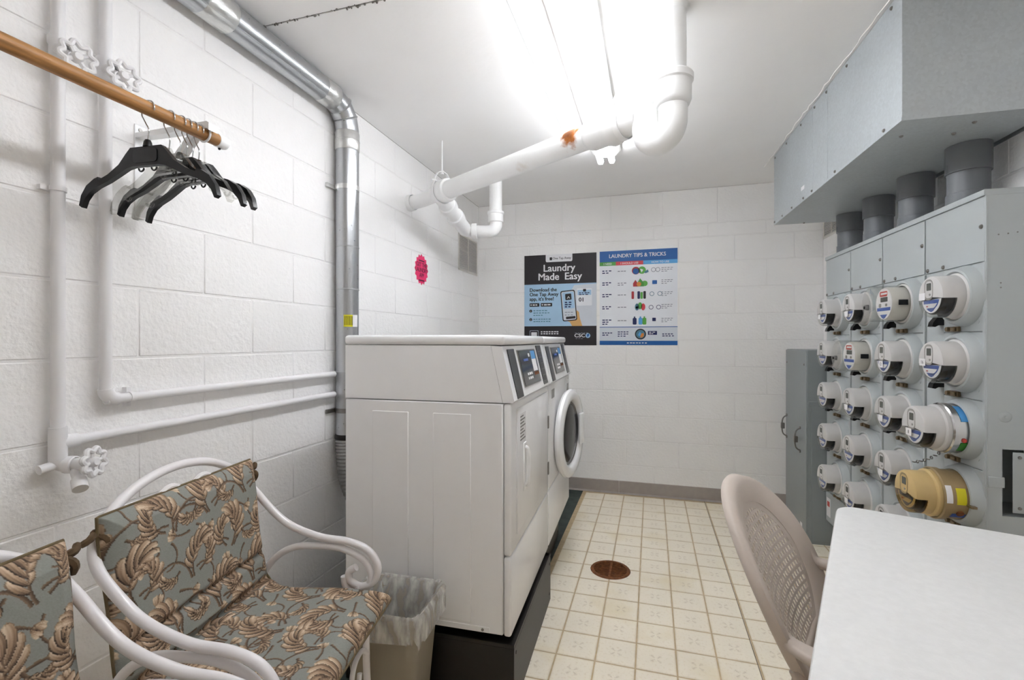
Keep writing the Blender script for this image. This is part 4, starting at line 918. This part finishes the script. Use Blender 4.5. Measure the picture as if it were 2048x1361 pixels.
S2.circ('product_picture', .475, .218, .031, c_['crimson'], 2); S2.circ('product_picture', .475, .225, .024, c_['royal'], 3); S2.circ('product_picture', .555, .215, .030, c_['leaf'], 2); S2.poly('product_picture', [(.53, .20), (.57, .21), (.55, .24)], c_['lily'], 3); S2.poly('product_picture', [(.58, .235), (.63, .21), (.64, .235), (.60, .25)], c_['teal'], 3)
S2.poly('product_picture', [(.44, .385), (.44, .35), (.47, .315), (.50, .35), (.50, .385)], c_['crimson'], 2); S2.poly('product_picture', [(.50, .385), (.50, .34), (.53, .30), (.58, .35), (.58, .385)], c_['green'], 3); S2.circ('product_picture', .515, .36, .018, c_['orange'], 4); S2.circ('product_picture', .59, .355, .022, c_['leaf'], 2)
for i, m_ in enumerate(('crimson', 'white', 'navy', 'leaf', 'black')): S2.rr('product_picture', .42 + i * .038, .435 + .01 * (i % 2), .452 + i * .038, .515, .006, c_[m_], 2)
for i, m_ in enumerate(('teal', 'leaf', 'red')): S2.circ('product_picture', .49 + i * .04, .60 - .012 * (i % 2), .016, c_[m_], 2, ry=.028); S2.circ('product_picture', .49, .605, .010, c_['lily'], 3)
for u, m_ in ((.435, 'navy'), (.51, 'sky'), (.56, 'leaf')):
    S2.rr('product_picture', u, .715, u + .05, .785, .008, c_[m_], 2); S2.rect('bottle_neck', u + .015, .70, u + .033, .716, c_[m_], 2)
def icon(u, v, m_): S2.circ('icon', u, v, .018, c_[m_], 2); S2.circ('icon_inner', u, v, .014, c_['lily'], 3)
icon(.70, .215, 'grey'); icon(.755, .215, 'grey'); S2.rr('icon', .685, .325, .745, .365, .004, c_['royal'], 2); icon(.68, .465, 'teal'); icon(.78, .465, 'teal'); icon(.67, .605, 'navy'); icon(.765, .605, 'navy'); S2.rr('icon', .685, .715, .73, .75, .003, c_['navy'], 2)
S2.rect('rule', 0, .806, 1, .813, c_['royal']); S2.rect('footer_panel', 0, .813, 1, .955, ink['pale']); S2.rect('footer_band', 0, .955, 1, 1, c_['royal'])
S2.lines(.035, .872, 2, .022, [.14, .10], c_['navy'], .011); S2.lines(.24, .862, 3, .022, [.15, .15, .11], c_['navy'], .010)
dr_ = S2.circ('washer_picture', .535, .885, .0435, c_['black'], 2); S2.circ('washer_drum', .535, .885, .034, c_['teal'], 3, dr_); S2.poly('laundry_heap', [(.53, .92), (.545, .88), (.575, .872), (.58, .90), (.56, .92)], c_['orange'], 4, dr_); S2.poly('laundry_heap', [(.50, .895), (.525, .86), (.545, .875), (.53, .91)], c_['sky'], 4, dr_)
bd_ = S2.rr('badge', .63, .853, .745, .893, .003, c_['navy'], 2); S2.lines(.645, .866, 2, .016, [.085, .06], c_['white'], .008, 3, bd_)
S2.lines(.81, .885, 2, .02, [.14, .16], c_['navy'], .010); S2.lines(.36, .978, 1, .02, [.27], c_['white'], .010)
# pink starburst on the left wall
ps = thing('wall_sticker', 'pink starburst sticker with black lettering on the left block wall', 'sticker', (LX + .0006, 2.872, 1.722))
star = []
for i in range(32):
    a = 2 * PI * i / 32; r = .104 if i % 2 == 0 else .089; star.append((r * math.cos(a) * .93, r * math.sin(a)))
MB().prism(star, (0, 0, 0), (0, 1, 0), (0, 0, 1), (.0012, 0, 0)).build('starburst', ink['pink'], ps)
for i, tx in enumerate(('GET THE', 'LAUNDRY', 'APP')): text_mb(tx, .040, (.0014, 0, .018 - .035 * i), (0, 1, 0), (0, 0, 1), .0003, .02, 'CENTER', .95).build('lettering', ink['plum'], ps)
for z in (.058, -.073): MB().box(.0012, .0016, -.04, .04, z - .004, z + .004).build('print_line', ink['plum'], ps)
# ================================================================ white wrought iron armchairs with floral cushions
K = .96
def cz(z): return .05 + K * z
def cl_(p): return Vector((K * p[0], K * p[1], cz(p[2])))
def iron_chair(label, loc, rz):
    t = thing('patio_chair', label, 'chair', loc, rz, group='white wrought iron armchairs'); r = .0112
    side = [(-.22, .262, .765), (-.15, .265, .692), (-.09, .266, .652), (0, .268, .622), (.09, .268, .612), (.155, .268, .588), (.188, .268, .54), (.176, .268, .492), (.135, .266, .473), (.10, .264, .49), (.098, .262, .52), (.12, .262, .535)]
    hoop = [(-.25, .235, .822), (-.262, .17, .872), (-.268, .09, .902), (-.27, 0, .912)]
    def mir(P): return [(x, -y, z) for x, y, z in P]
    path = [cl_(p) for p in side[::-1] + hoop + mir(hoop[:-1])[::-1] + mir(side)]
    MB().tube(spline(path, 6), r, 14).build('arm_and_back_tube', mt['ironw'], t)
    inner = [(-.205, .25, .44), (-.197, .262, .486), (-.15, .268, .552), (-.085, .27, .588), (.0, .272, .594), (.075, .272, .588), (.142, .272, .556), (.166, .272, .508), (.15, .272, .468), (.115, .27, .455), (.085, .268, .474), (.08, .266, .505)]
    for s in (1, -1):
        MB().tube(spline([cl_((x, s * y * .985, z)) for x, y, z in inner], 6), .0102, 12).build('inner_arm_tube', mt['ironw'], t)
        # front leg with a curl, rear leg
        MB().tube(spline([Vector((K * .125, s * K * .262, cz(.475))), Vector((K * .15, s * K * .262, .44)), Vector((.150, s * .248, .25)), Vector((.165, s * .25, .012))], 6), .0105, 12).build('leg', mt['ironw'], t)
        MB().tube(spline([cl_((-.2, s * .25, .45)), Vector((-.20, s * .235, .25)), Vector((-.235, s * .24, .012))], 6), .0105, 12).build('leg', mt['ironw'], t)
        curl = [Vector((.152, s * .246, .31)), Vector((.148, s * .215, .335)), Vector((.146, s * .175, .325)), Vector((.146, s * .155, .29)), Vector((.146, s * .17, .255)), Vector((.146, s * .2, .255)), Vector((.146, s * .207, .275))]
        MB().tube(spline(curl, 6), .0075, 10).build('leg_curl', mt['ironw'], t)
        for x in (.165, -.235): MB().cyl((x, s * .25 if x > 0 else s * .24, 0), (x, s * .25 if x > 0 else s * .24, .014), .014, seg=12).build('foot_cap', mt['ironw'], t)
    MB().tube([cl_((a, b, .425)) for a, b in rrect(.395, .49, .05, 5)], .0095, 10, closed=True).build('seat_frame', mt['ironw'], t)
    sl = MB()
    for i in range(7):
        y = -.19 + i * .063; sl.tube([cl_((.20, y, .425)), cl_((-.205, y, .425))], .005, 6)
    sl.build('seat_rods', mt['ironw'], t)
    MB().tube([cl_((-.23, y, .80)) for y in (-.235, .235)], .008, 8).build('back_rail', mt['ironw'], t)
    for y in (-.165, -.055, .055, .165):
        zt_ = .80; rr = .052
        MB().tube([cl_(p) for p in [(-.232, y - rr, zt_)] + [(-.236, y - rr * math.cos(R(a)), zt_ + .012 + (rr + (.012 if abs(y) < .1 else -.004)) * math.sin(R(a))) for a in range(0, 181, 15)] + [(-.232, y + rr, zt_)]], .0065, 8).build('back_loop', mt['ironw'], t)
        MB().tube([cl_((-.23, y, .80)), cl_((-.212, y, .6)), cl_((-.2, y, .42))], .005, 6).build('back_rod', mt['ironw'], t)
    return t
RC = R(10.4)
C1 = Vector((-.926, .979, 0)); fwv = Vector((math.cos(RC), math.sin(RC), 0)); ltv = Vector((-math.sin(RC), math.cos(RC), 0))
C2 = C1 - ltv * .590 + fwv * .045
iron_chair('white wrought iron armchair beside the waste bin', C1, RC)
iron_chair('white wrought iron armchair farther from the waste bin, beside the first', C2, RC)
# ---- floral print, painted in cushion space: u along the pad (back top to seat front), v across
def floral(nu, nv, du, seed=3):
    rng = random.Random(seed); img = np.empty((nu, nv, 3)); img[:] = lin('#8b8d86')
    img *= (1 + .04 * np.random.default_rng(1).normal(size=(nu, nv, 1)))
    stops = [np.array(lin(c)) for c in ('#33291f', '#665140', '#a0856b', '#cab197', '#e2d2ba')]; ramp = lambda q: np.stack([np.interp(q, (0, .22, .48, .75, 1), [s[k] for s in stops]) for k in range(3)], -1)
    def splat(X, Y, Cc):
        i = np.rint(X / du).astype(int).ravel(); j = np.rint(Y / du).astype(int).ravel(); Cc = Cc.reshape(-1, 3)
        k = (i >= 0) & (i < nu) & (j >= 0) & (j < nv); img[i[k], j[k]] = Cc[k]
    def curve(p, a, L, bend, n, pw=1.0):
        t = np.linspace(0, 1, n); ang = a + bend * t ** pw; st = L / n
        return t, p[0] + np.cumsum(np.cos(ang)) * st, p[1] + np.cumsum(np.sin(ang)) * st, ang
    def stem(p, a, L, w, bend):
        t, x, y, an = curve(p, a, L, bend, max(20, int(L / du * 2)), 1.3); s = np.linspace(-1, 1, max(3, int(w / du * 3)))
        wd = w * (1 - .55 * t); splat(x[:, None] - np.sin(an)[:, None] * s * wd[:, None] / 2, y[:, None] + np.cos(an)[:, None] * s * wd[:, None] / 2, ramp(.08 + .22 * (s + 1)[None] / 2 + 0 * t[:, None]))
        return x, y, an
    def lobe(p, a, L, w, bend, lit):
        """one feathered lobe: slim foot, full rounded tip, lit along one edge, dark along the other"""
        t, x, y, an = curve(p, a, L, bend, max(14, int(L / du * 2.4))); s = np.linspace(-1, 1, max(7, int(w / du * 3.2)))
        wd = w * np.clip(t, 0, 1) ** .55 * np.sqrt(np.clip(1 - t ** 3.2, 0, 1)) + .0012
        S = s[None] + 0 * t[:, None]; T = t[:, None] + 0 * S
        rib = np.cos((S + .25 * T) * 8.5) * .09
        q = .22 + .58 * T + .24 * S * lit + rib * (1 - .3 * T); q = np.where(np.abs(S) > .88, q - .20, q); q = np.where(T > .97, q - .15, q)
        splat(x[:, None] - np.sin(an)[:, None] * S * wd[:, None] / 2, y[:, None] + np.cos(an)[:, None] * S * wd[:, None] / 2, ramp(np.clip(q, 0, 1)))
    def plume(p, a, size, curl):
        sg = 1 if curl > 0 else -1; x, y, an = stem(p, a, size, .006, curl); n = len(x)
        for k in range(7):                                  # outer lobes fan away from the curl, the last ones over the first
            f = .22 + .70 * k / 6; i = int(f * (n - 1)); L = size * (.30 + .26 * math.sin(PI * (k + .6) / 7.2)) * rng.uniform(.92, 1.08)
            lobe((x[i], y[i]), an[i] - sg * (.95 - .09 * k), L, L * .40, sg * (.75 + .08 * k), sg)
        for k in range(4):
            f = .35 + .5 * k / 3; i = int(f * (n - 1)); L = size * .25 * rng.uniform(.85, 1.1); lobe((x[i], y[i]), an[i] + sg * .75, L, L * .42, -sg * .6, -sg)
        i = int(.78 * (n - 1)); lobe((x[i], y[i]), an[i], size * .42, size * .15, curl * .35, sg)
    def bud(p, a, size):
        x, y, an = stem(p, a, size * .8, .006, rng.uniform(-.8, .8))
        for d in (-.75, .75, -.3, .3): lobe((x[-1], y[-1]), an[-1] + d, size * .42, size * .19, -d * .8, 1 if d > 0 else -1)
    U, V = nu * du, nv * du; PU, PV = .150, .172; rows = int(U / PU) + 3; cols = int(V / PV) + 3
    for r in range(-1, rows):
        for c in range(-1, cols):
            u = r * PU + rng.uniform(-.014, .014) + .02; v = (c + .5 * (r % 2)) * PV + rng.uniform(-.016, .016) - .02; sg = 1 if (r + (c // 2) % 2) % 2 else -1; j = rng.uniform(-.35, .35)
            stem((u + .085, v - sg * .02), PI + sg * .3 + j, .17, .0065, sg * 2.3); stem((u + .06, v), PI - sg * 1.2 + j, .12, .005, -sg * 2.6); stem((u + .11, v), -sg * .6 + j, .10, .005, sg * 2.4)
            bud((u + .015, v + sg * .075), PI + sg * 1.0 + j, .072); bud((u + .10, v - sg * .07), PI - sg * 1.9 - j, .066); bud((u + .13, v + sg * .05), sg * 1.2, .055)
            plume((u + .075, v + sg * .012), PI - sg * 1.15 + j, .098, sg * rng.uniform(1.6, 2.3))
            plume((u + .085, v - sg * .01), PI + sg * .35 + j, rng.uniform(.125, .145), -sg * rng.uniform(1.5, 2.1))
            plume((u + .045, v - sg * .062), PI + sg * 2.4 + j, .066, -sg * 1.8)
            if rng.random() < .5: plume((u + .12, v + sg * .04), sg * rng.uniform(.2, 1.2), .06, sg * 1.7)
    return np.clip(img, 0, 1)
def cushion_mesh():
    ctr = [(-.232, .868), (-.222, .78), (-.208, .66), (-.192, .56), (-.178, .505), (-.150, .476), (-.10, .462), (0, .458), (.12, .457), (.205, .456), (.238, .446)]
    P = spline([(K * x, 0, cz(z)) for x, z in ctr], 40); 
    d = [0]
    for a, b in zip(P, P[1:]): d.append(d[-1] + (b - a).length)
    Lt = d[-1]; du = .0018; nu = int(Lt / du); hw = .252 * K; nv = int(2 * hw / du)
    us = np.linspace(0, Lt, nu); A = np.array([[p.x, p.z] for p in P]); xs = np.interp(us, d, A[:, 0]); zs = np.interp(us, d, A[:, 1])
    tx = np.gradient(xs, us); tzv = np.gradient(zs, us); ln = np.hypot(tx, tzv); nx, nz = -tzv / ln, tx / ln     # normal towards the sitter
    if nx[5] < 0: nx, nz = -nx, -nz
    vs = np.linspace(-1, 1, nv); img = floral(nu, nv, du * 1.22)
    uc = Lt * .475; f = us / Lt
    edge_u = np.minimum(us, Lt - us); eu = np.clip(edge_u / .035, 0, 1) ** .5; ev = np.clip((1 - np.abs(vs)) * hw / .035, 0, 1) ** .5
    H = .030 * np.minimum(eu[:, None], ev[None, :])
    fold = np.ones(nu)
    for c0, wdt, amt in ((uc, .012, .95), (uc - .085, .010, .6)): fold -= amt * np.exp(-((us - c0) / wdt) ** 2)
    H *= np.clip(fold, .05, 1)[:, None]
    rngn = np.random.default_rng(5); wr_ = np.zeros((nu, nv))
    for _ in range(26):
        ku, kv, ph, am = rngn.uniform(-22, 22), rngn.uniform(-26, 26), rngn.uniform(0, 6.3), rngn.uniform(.0003, .0009); wr_ += am * np.sin(us[:, None] * ku + vs[None] * hw * kv + ph)
    H = H + wr_ * np.minimum(eu[:, None], ev[None, :])
    wob = 1 + .012 * np.sin(us * 23)[:, None]
    top = np.stack([xs[:, None] + nx[:, None] * H, vs[None, :] * hw * wob, zs[:, None] + nz[:, None] * H], -1)
    step = 8; bi = list(range(0, nu, step)); bi = bi if bi[-1] == nu - 1 else bi + [nu - 1]; bj = list(range(0, nv, step)); bj = bj if bj[-1] == nv - 1 else bj + [nv - 1]
    V = top.reshape(-1, 3); n0 = len(V)
    I, J = np.meshgrid(np.arange(nu - 1), np.arange(nv - 1), indexing='ij'); a = (I * nv + J).ravel(); Fc = np.stack([a, a + 1, a + nv + 1, a + nv], 1)
    # underside, thinner, joined along the rim by piping
    Hb = .020 * np.minimum(eu[:, None], ev[None, :]) * np.clip(fold, .3, 1)[:, None]
    bot = np.stack([xs[:, None] - nx[:, None] * Hb, np.broadcast_to(vs[None, :] * hw, (nu, nv)) * wob, zs[:, None] - nz[:, None] * Hb], -1)[np.ix_(bi, bj)].reshape(-1, 3)
    q = len(bj); I, J = np.meshgrid(np.arange(len(bi) - 1), np.arange(q - 1), indexing='ij'); a = (I * q + J).ravel() + n0; Fb = np.stack([a, a + q, a + q + 1, a + 1], 1)
    VV = np.concatenate([V, bot]); FF = np.concatenate([Fc, Fb])
    me = bpy.data.meshes.new('pad'); me.from_pydata(VV.tolist(), [], FF.tolist())
    colr = np.ones((len(VV), 4)); colr[:n0, :3] = img.reshape(-1, 3); colr[n0:, :3] = lin('#8d8064')
    at = me.color_attributes.new('print', 'FLOAT_COLOR', 'POINT'); at.data.foreach_set('color', colr.ravel())
    me.polygons.foreach_set('use_smooth', [True] * len(me.polygons)); me.materials.append(mt['print']); me.update()
    rim = [Vector(top[i, 0]) for i in range(0, nu, 12)] + [Vector(top[nu - 1, j]) for j in range(0, nv, 12)] + [Vector(top[i, nv - 1]) for i in range(nu - 1, -1, -12)] + [Vector(top[0, j]) for j in range(nv - 1, -1, -12)]
    return me, rim
pad_me, rim = cushion_mesh()
pipe_me = MB().tube(rim, .0035, 6, closed=True).mesh('piping', mt['khaki'])
def tie_mesh():
    mb = MB()
    for a in ((0, .03, .012), (0, -.03, -.014), (.012, .012, -.034)):
        mb.tube(spline([(0, 0, 0), (a[0] + .008, a[1] * .6, a[2] * .4), a], 4), [.0065, .007, .0075, .008, .0075, .007, .0075, .007, .006][:9], 6)
    return mb.ball((0, 0, 0), .0085, 8, 6).mesh('tie', mt['tie'])
tie_me = tie_mesh()
for Cc, lab in ((C1, 'scrolled leaf print chair cushion on the armchair beside the waste bin'), (C2, 'scrolled leaf print chair cushion on the armchair away from the bin')):
    t = thing('chair_cushion', lab, 'cushion', Cc, RC, group='floral chair cushions')
    put('pad', pad_me, t); put('piping', pipe_me, t)
    for s in (-1, 1): put('tie', tie_me, t, cl_((-.236, s * .252, .835)))
# ================================================================ waste bin and its liner
bn = thing('waste_bin', 'taupe plastic waste bin between the armchair and the dryer', 'waste bin', (-.815, 1.385, 0), R(3))
def rloop(hx, hy, r, z, n=6): return [Vector((a, b, z)) for a, b in rrect(2 * hx, 2 * hy, r, n)]
def loft(loops, close_bottom=True):
    mb = MB(); n = len(loops[0]); V = [p for l in loops for p in l]
    Fc = [(i * n + k, i * n + (k + 1) % n, (i + 1) * n + (k + 1) % n, (i + 1) * n + k) for i in range(len(loops) - 1) for k in range(n)]
    if close_bottom: Fc.append(tuple(range(n)))
    return mb.add(V, Fc)
HX, HY, BZ = .140, .118, .415
loft([rloop(.095, .075, .03, .001), rloop(.098, .078, .03, .02), rloop(HX - .012, HY - .012, .038, BZ - .03), rloop(HX - .002, HY - .002, .04, BZ - .028), rloop(HX, HY, .04, BZ), rloop(HX - .006, HY - .006, .036, BZ), rloop(HX - .018, HY - .018, .034, BZ - .03), rloop(.092, .072, .028, .008)]).add([], []).build('body', mt['bin'], bn)
fl_ = thing('bin_liner', 'clear wrinkled plastic bag liner folded over the rim of the waste bin', 'bin liner', (-.815, 1.385, 0), R(3))
rg = random.Random(4); NL = 26
def wob(loop, amp, zamp, s):
    out = []
    for i, p in enumerate(loop):
        a = 2 * PI * i / len(loop); k = amp * (.6 * math.sin(9 * a + s) + .4 * math.sin(17 * a + 2 * s) + rg.uniform(-.35, .35)); d = Vector((p.x, p.y, 0)).normalized()
        out.append(p + d * k + Vector((0, 0, zamp * (math.sin(5 * a + s) + .7 * math.sin(11 * a - s) + rg.uniform(-.4, .4)))))
    return out
L_ = [wob(rloop(HX + .007, HY + .007, .042, BZ - .075, NL), .004, .012, 1), wob(rloop(HX + .008, HY + .008, .042, BZ - .04, NL), .004, .003, 2), wob(rloop(HX + .008, HY + .008, .042, BZ - .008, NL), .003, .001, 3),
      wob(rloop(HX + .001, HY + .001, .04, BZ + .007, NL), .002, .0015, 4), wob(rloop(HX - .012, HY - .012, .036, BZ - .004, NL), .003, .001, 5), wob(rloop(HX - .03, HY - .03, .034, BZ - .07, NL), .006, .006, 6),
      wob(rloop(HX - .045, HY - .045, .03, BZ - .16, NL), .007, .006, 7), wob(rloop(.085, .066, .025, .16, NL), .006, .004, 8), wob(rloop(.07, .055, .02, .03, NL), .004, .003, 9)]
loft(L_, False).build('film', mt['film'], fl_, sharp=60)
# ================================================================ folding table
tb = thing('folding_table', 'pale grey folding table with a speckled plastic top and rounded corners', 'table', (0, 0, 0))
ta = R(-20.2); ux, uy = Vector((math.cos(ta), math.sin(ta), 0)), Vector((-math.sin(ta), math.cos(ta), 0))
TW, TL = .70, 1.32; cn = Vector((.556, 1.712, 0))
tb.location = cn + ux * (TW / 2) - uy * (TL / 2); tb.rotation_euler = (0, 0, ta)
tp = MB(); n = 6
def tl(inset, z): return [Vector((a, b, z)) for a, b in rrect(TW - 2 * inset, TL - 2 * inset, .055 - inset, n)]
lo = [tl(.006, .700), tl(.001, .704), tl(0, .712), tl(0, .730), tl(.003, .737), tl(.009, .740)]
mb = loft(lo); mb.f.append(tuple(range(len(lo[0]) * 5, len(lo[0]) * 6))); mb.build('top', mt['table'], tb)
for sy in (-1, 1):
    for sx in (-1, 1): MB().tube([(sx * .27, sy * .45, .70), (sx * .27, sy * .50, .012)], .0135, 12).build('leg', mt['tleg'], tb)
    MB().tube([(-.27, sy * .462, .52), (.27, sy * .462, .52)], .010, 10).build('cross_brace', mt['tleg'], tb)
    MB().tube([(0, sy * .462, .52), (0, sy * .2, .70)], .009, 10).build('fold_brace', mt['tleg'], tb)
    for sx in (-1, 1): MB().cyl((sx * .27, sy * .501, 0), (sx * .27, sy * .499, .03), .017, seg=12).build('foot_cap', mt['black'], tb)
for sx in (-1, 1): MB().box(sx * .315 - .01, sx * .315 + .01, -.6, .6, .675, .702).build('side_rail', mt['tleg'], tb)
# ================================================================ moulded resin armchair pulled up to the table
rc = thing('resin_chair', 'taupe moulded resin armchair with a perforated oval back at the table', 'chair', (.398, 1.31, 0), R(-22.4))
ZBK, AO, BO = .661, .251, .223
def bs(y, z, off=0):                                       # back shell: leans away and wraps at the sides
    return Vector((-.486 * (z - .45) + .038 * (y / .25) ** 2 + off, y, z))
ai, bi_ = .178, .160; rim_n = 72
def ell(a, b, off, dz=0): return [bs(a * math.cos(2 * PI * i / rim_n), ZBK + dz + b * math.sin(2 * PI * i / rim_n), off) for i in range(rim_n)]
rm = MB(); Ls = [ell(ai, bi_, .0), ell(ai, bi_, .008), ell(ai + .012, bi_ + .012, .011), ell(AO - .012, BO - .010, .020), ell(AO, BO, .012), ell(AO + .001, BO + .001, -.008), ell(AO - .005, BO - .004, -.014), ell(AO - .014, BO - .012, -.006), ell(ai + .014, bi_ + .014, -.004), ell(ai, bi_, 0)]
V = [p for l in Ls for p in l]
rm.add(V, [(i * rim_n + k, i * rim_n + (k + 1) % rim_n, (i + 1) * rim_n + (k + 1) % rim_n, (i + 1) * rim_n + k) for i in range(len(Ls) - 1) for k in range(rim_n)])
rm.build('back_rim', mt['resin'], rc, sharp=60)
pf = MB(); cw = .0175; q = .0034; th_ = .0025              # perforated panel: a lattice with square holes
for i in range(-10, 11):
    for j in range(-9, 10):
        y0, z0 = i * cw, ZBK + j * cw
        if ((abs(y0) + cw * .35) / ai) ** 2 + ((abs(z0 - ZBK) + cw * .35) / bi_) ** 2 > 1.0: continue
        o_ = [(y0 - cw / 2, z0 - cw / 2), (y0 + cw / 2, z0 - cw / 2), (y0 + cw / 2, z0 + cw / 2), (y0 - cw / 2, z0 + cw / 2)]
        n_ = [(y0 - cw / 2 + q, z0 - cw / 2 + q), (y0 + cw / 2 - q, z0 - cw / 2 + q), (y0 + cw / 2 - q, z0 + cw / 2 - q), (y0 - cw / 2 + q, z0 + cw / 2 - q)]
        Vv = [bs(*p, .006) for p in o_ + n_] + [bs(*p, .006 - th_) for p in o_ + n_]
        pf.add(Vv, [(k, (k + 1) % 4, 4 + (k + 1) % 4, 4 + k) for k in range(4)] + [(8 + k, 12 + k, 12 + (k + 1) % 4, 8 + (k + 1) % 4) for k in range(4)] + [(4 + k, 4 + (k + 1) % 4, 12 + (k + 1) % 4, 12 + k) for k in range(4)])
pf.build('perforated_panel', mt['resin'], rc, sharp=30)
# band between lattice and rim
bn_ = MB(); La = [ell(ai - .016, bi_ - .016, .0062), ell(ai + .002, bi_ + .002, .0062), ell(ai + .002, bi_ + .002, .0025), ell(ai - .016, bi_ - .016, .0025)]
bn_.add([p for l in La for p in l], [(i * rim_n + k, i * rim_n + (k + 1) % rim_n, ((i + 1) % 4) * rim_n + (k + 1) % rim_n, ((i + 1) % 4) * rim_n + k) for i in range(4) for k in range(rim_n)])
bn_.build('panel_border', mt['resin'], rc, sharp=60)
def flatbar(path, w, t, name, wdir=(0, 1, 0)):
    """moulded bar of rounded rectangular section"""
    mb = MB(); P = [Vector(p) for p in path]; Lp = []
    for i, p in enumerate(P):
        d = (P[min(i + 1, len(P) - 1)] - P[max(i - 1, 0)]).normalized(); u = Vector(wdir) - d * Vector(wdir).dot(d); u.normalize(); v = d.cross(u)
        ww = w[i] if isinstance(w, list) else w; Lp.append([p + u * a + v * b for a, b in rrect(ww, t, t * .45, 3)])
    n = len(Lp[0]); mb.add([p for l in Lp for p in l], [(i * n + k, i * n + (k + 1) % n, (i + 1) * n + (k + 1) % n, (i + 1) * n + k) for i in range(len(Lp) - 1) for k in range(n)] + [tuple(range(n)), tuple(range((len(Lp) - 1) * n, len(Lp) * n))])
    return mb.build(name, mt['resin'], rc, sharp=50)
for s in (1, -1):
    a0 = bs(s * (AO - .020), .605)
    pth = spline([a0 + Vector((-.022, -s * .004, .05)), a0 + Vector((.012, s * .002, .014)), Vector((.06, s * .258, .618)), Vector((.12, s * .27, .640)), Vector((.22, s * .275, .648)), Vector((.33, s * .27, .645)), Vector((.385, s * .262, .62)), Vector((.405, s * .255, .55)), Vector((.415, s * .25, .44))], 5)
    flatbar(pth, [min(.052, .020 + .004 * i_) for i_ in range(len(pth))], .022, 'armrest')
    flatbar(spline([Vector((.415, s * .25, .45)), Vector((.425, s * .255, .25)), Vector((.44, s * .262, .0))], 5), .05, .032, 'leg')
    flatbar(spline([Vector((-.02, s * .215, .52)), Vector((-.05, s * .225, .40)), Vector((-.085, s * .235, .2)), Vector((-.125, s * .245, .0))], 5), .05, .032, 'leg')
    flatbar(spline([bs(s * .2, .56), bs(s * .205, .50), Vector((-.03, s * .21, .42))], 5), .06, .024, 'back_support')
sm = MB(); rows_ = []
for i in range(15):
    x = -.045 + .475 * i / 14; hw_ = .205 + .035 * math.sin(PI * min(1, i / 11) * .5); rows_.append([Vector((x, hw_ * k / 7, .430 - .018 * (1 - (k / 7) ** 2) * math.sin(PI * i / 14) - (.03 * max(0, (i - 12) / 2) ** 2))) for k in range(-7, 8)])
n = 15; V = [p for r_ in rows_ for p in r_] + [p - Vector((0, 0, .012)) for r_ in rows_ for p in r_]; m_ = n * 15
Fc = [(i * n + k, i * n + k + 1, (i + 1) * n + k + 1, (i + 1) * n + k) for i in range(14) for k in range(14)]
Fc += [tuple(m_ + q_ for q_ in f_[::-1]) for f_ in Fc]
for i in range(14): Fc += [(i * n, (i + 1) * n, m_ + (i + 1) * n, m_ + i * n), (i * n + 14, m_ + i * n + 14, m_ + (i + 1) * n + 14, (i + 1) * n + 14), (i, m_ + i, m_ + i + 1, i + 1), (14 * n + i, 14 * n + i + 1, m_ + 14 * n + i + 1, m_ + 14 * n + i)]
sm.add(V, Fc).build('seat', mt['resin'], rc, sharp=60)
flatbar([(-.03, -.2, .50), (-.03, 0, .492), (-.03, .2, .50)], .07, .018, 'lower_back_bar', (0, 0, 1))
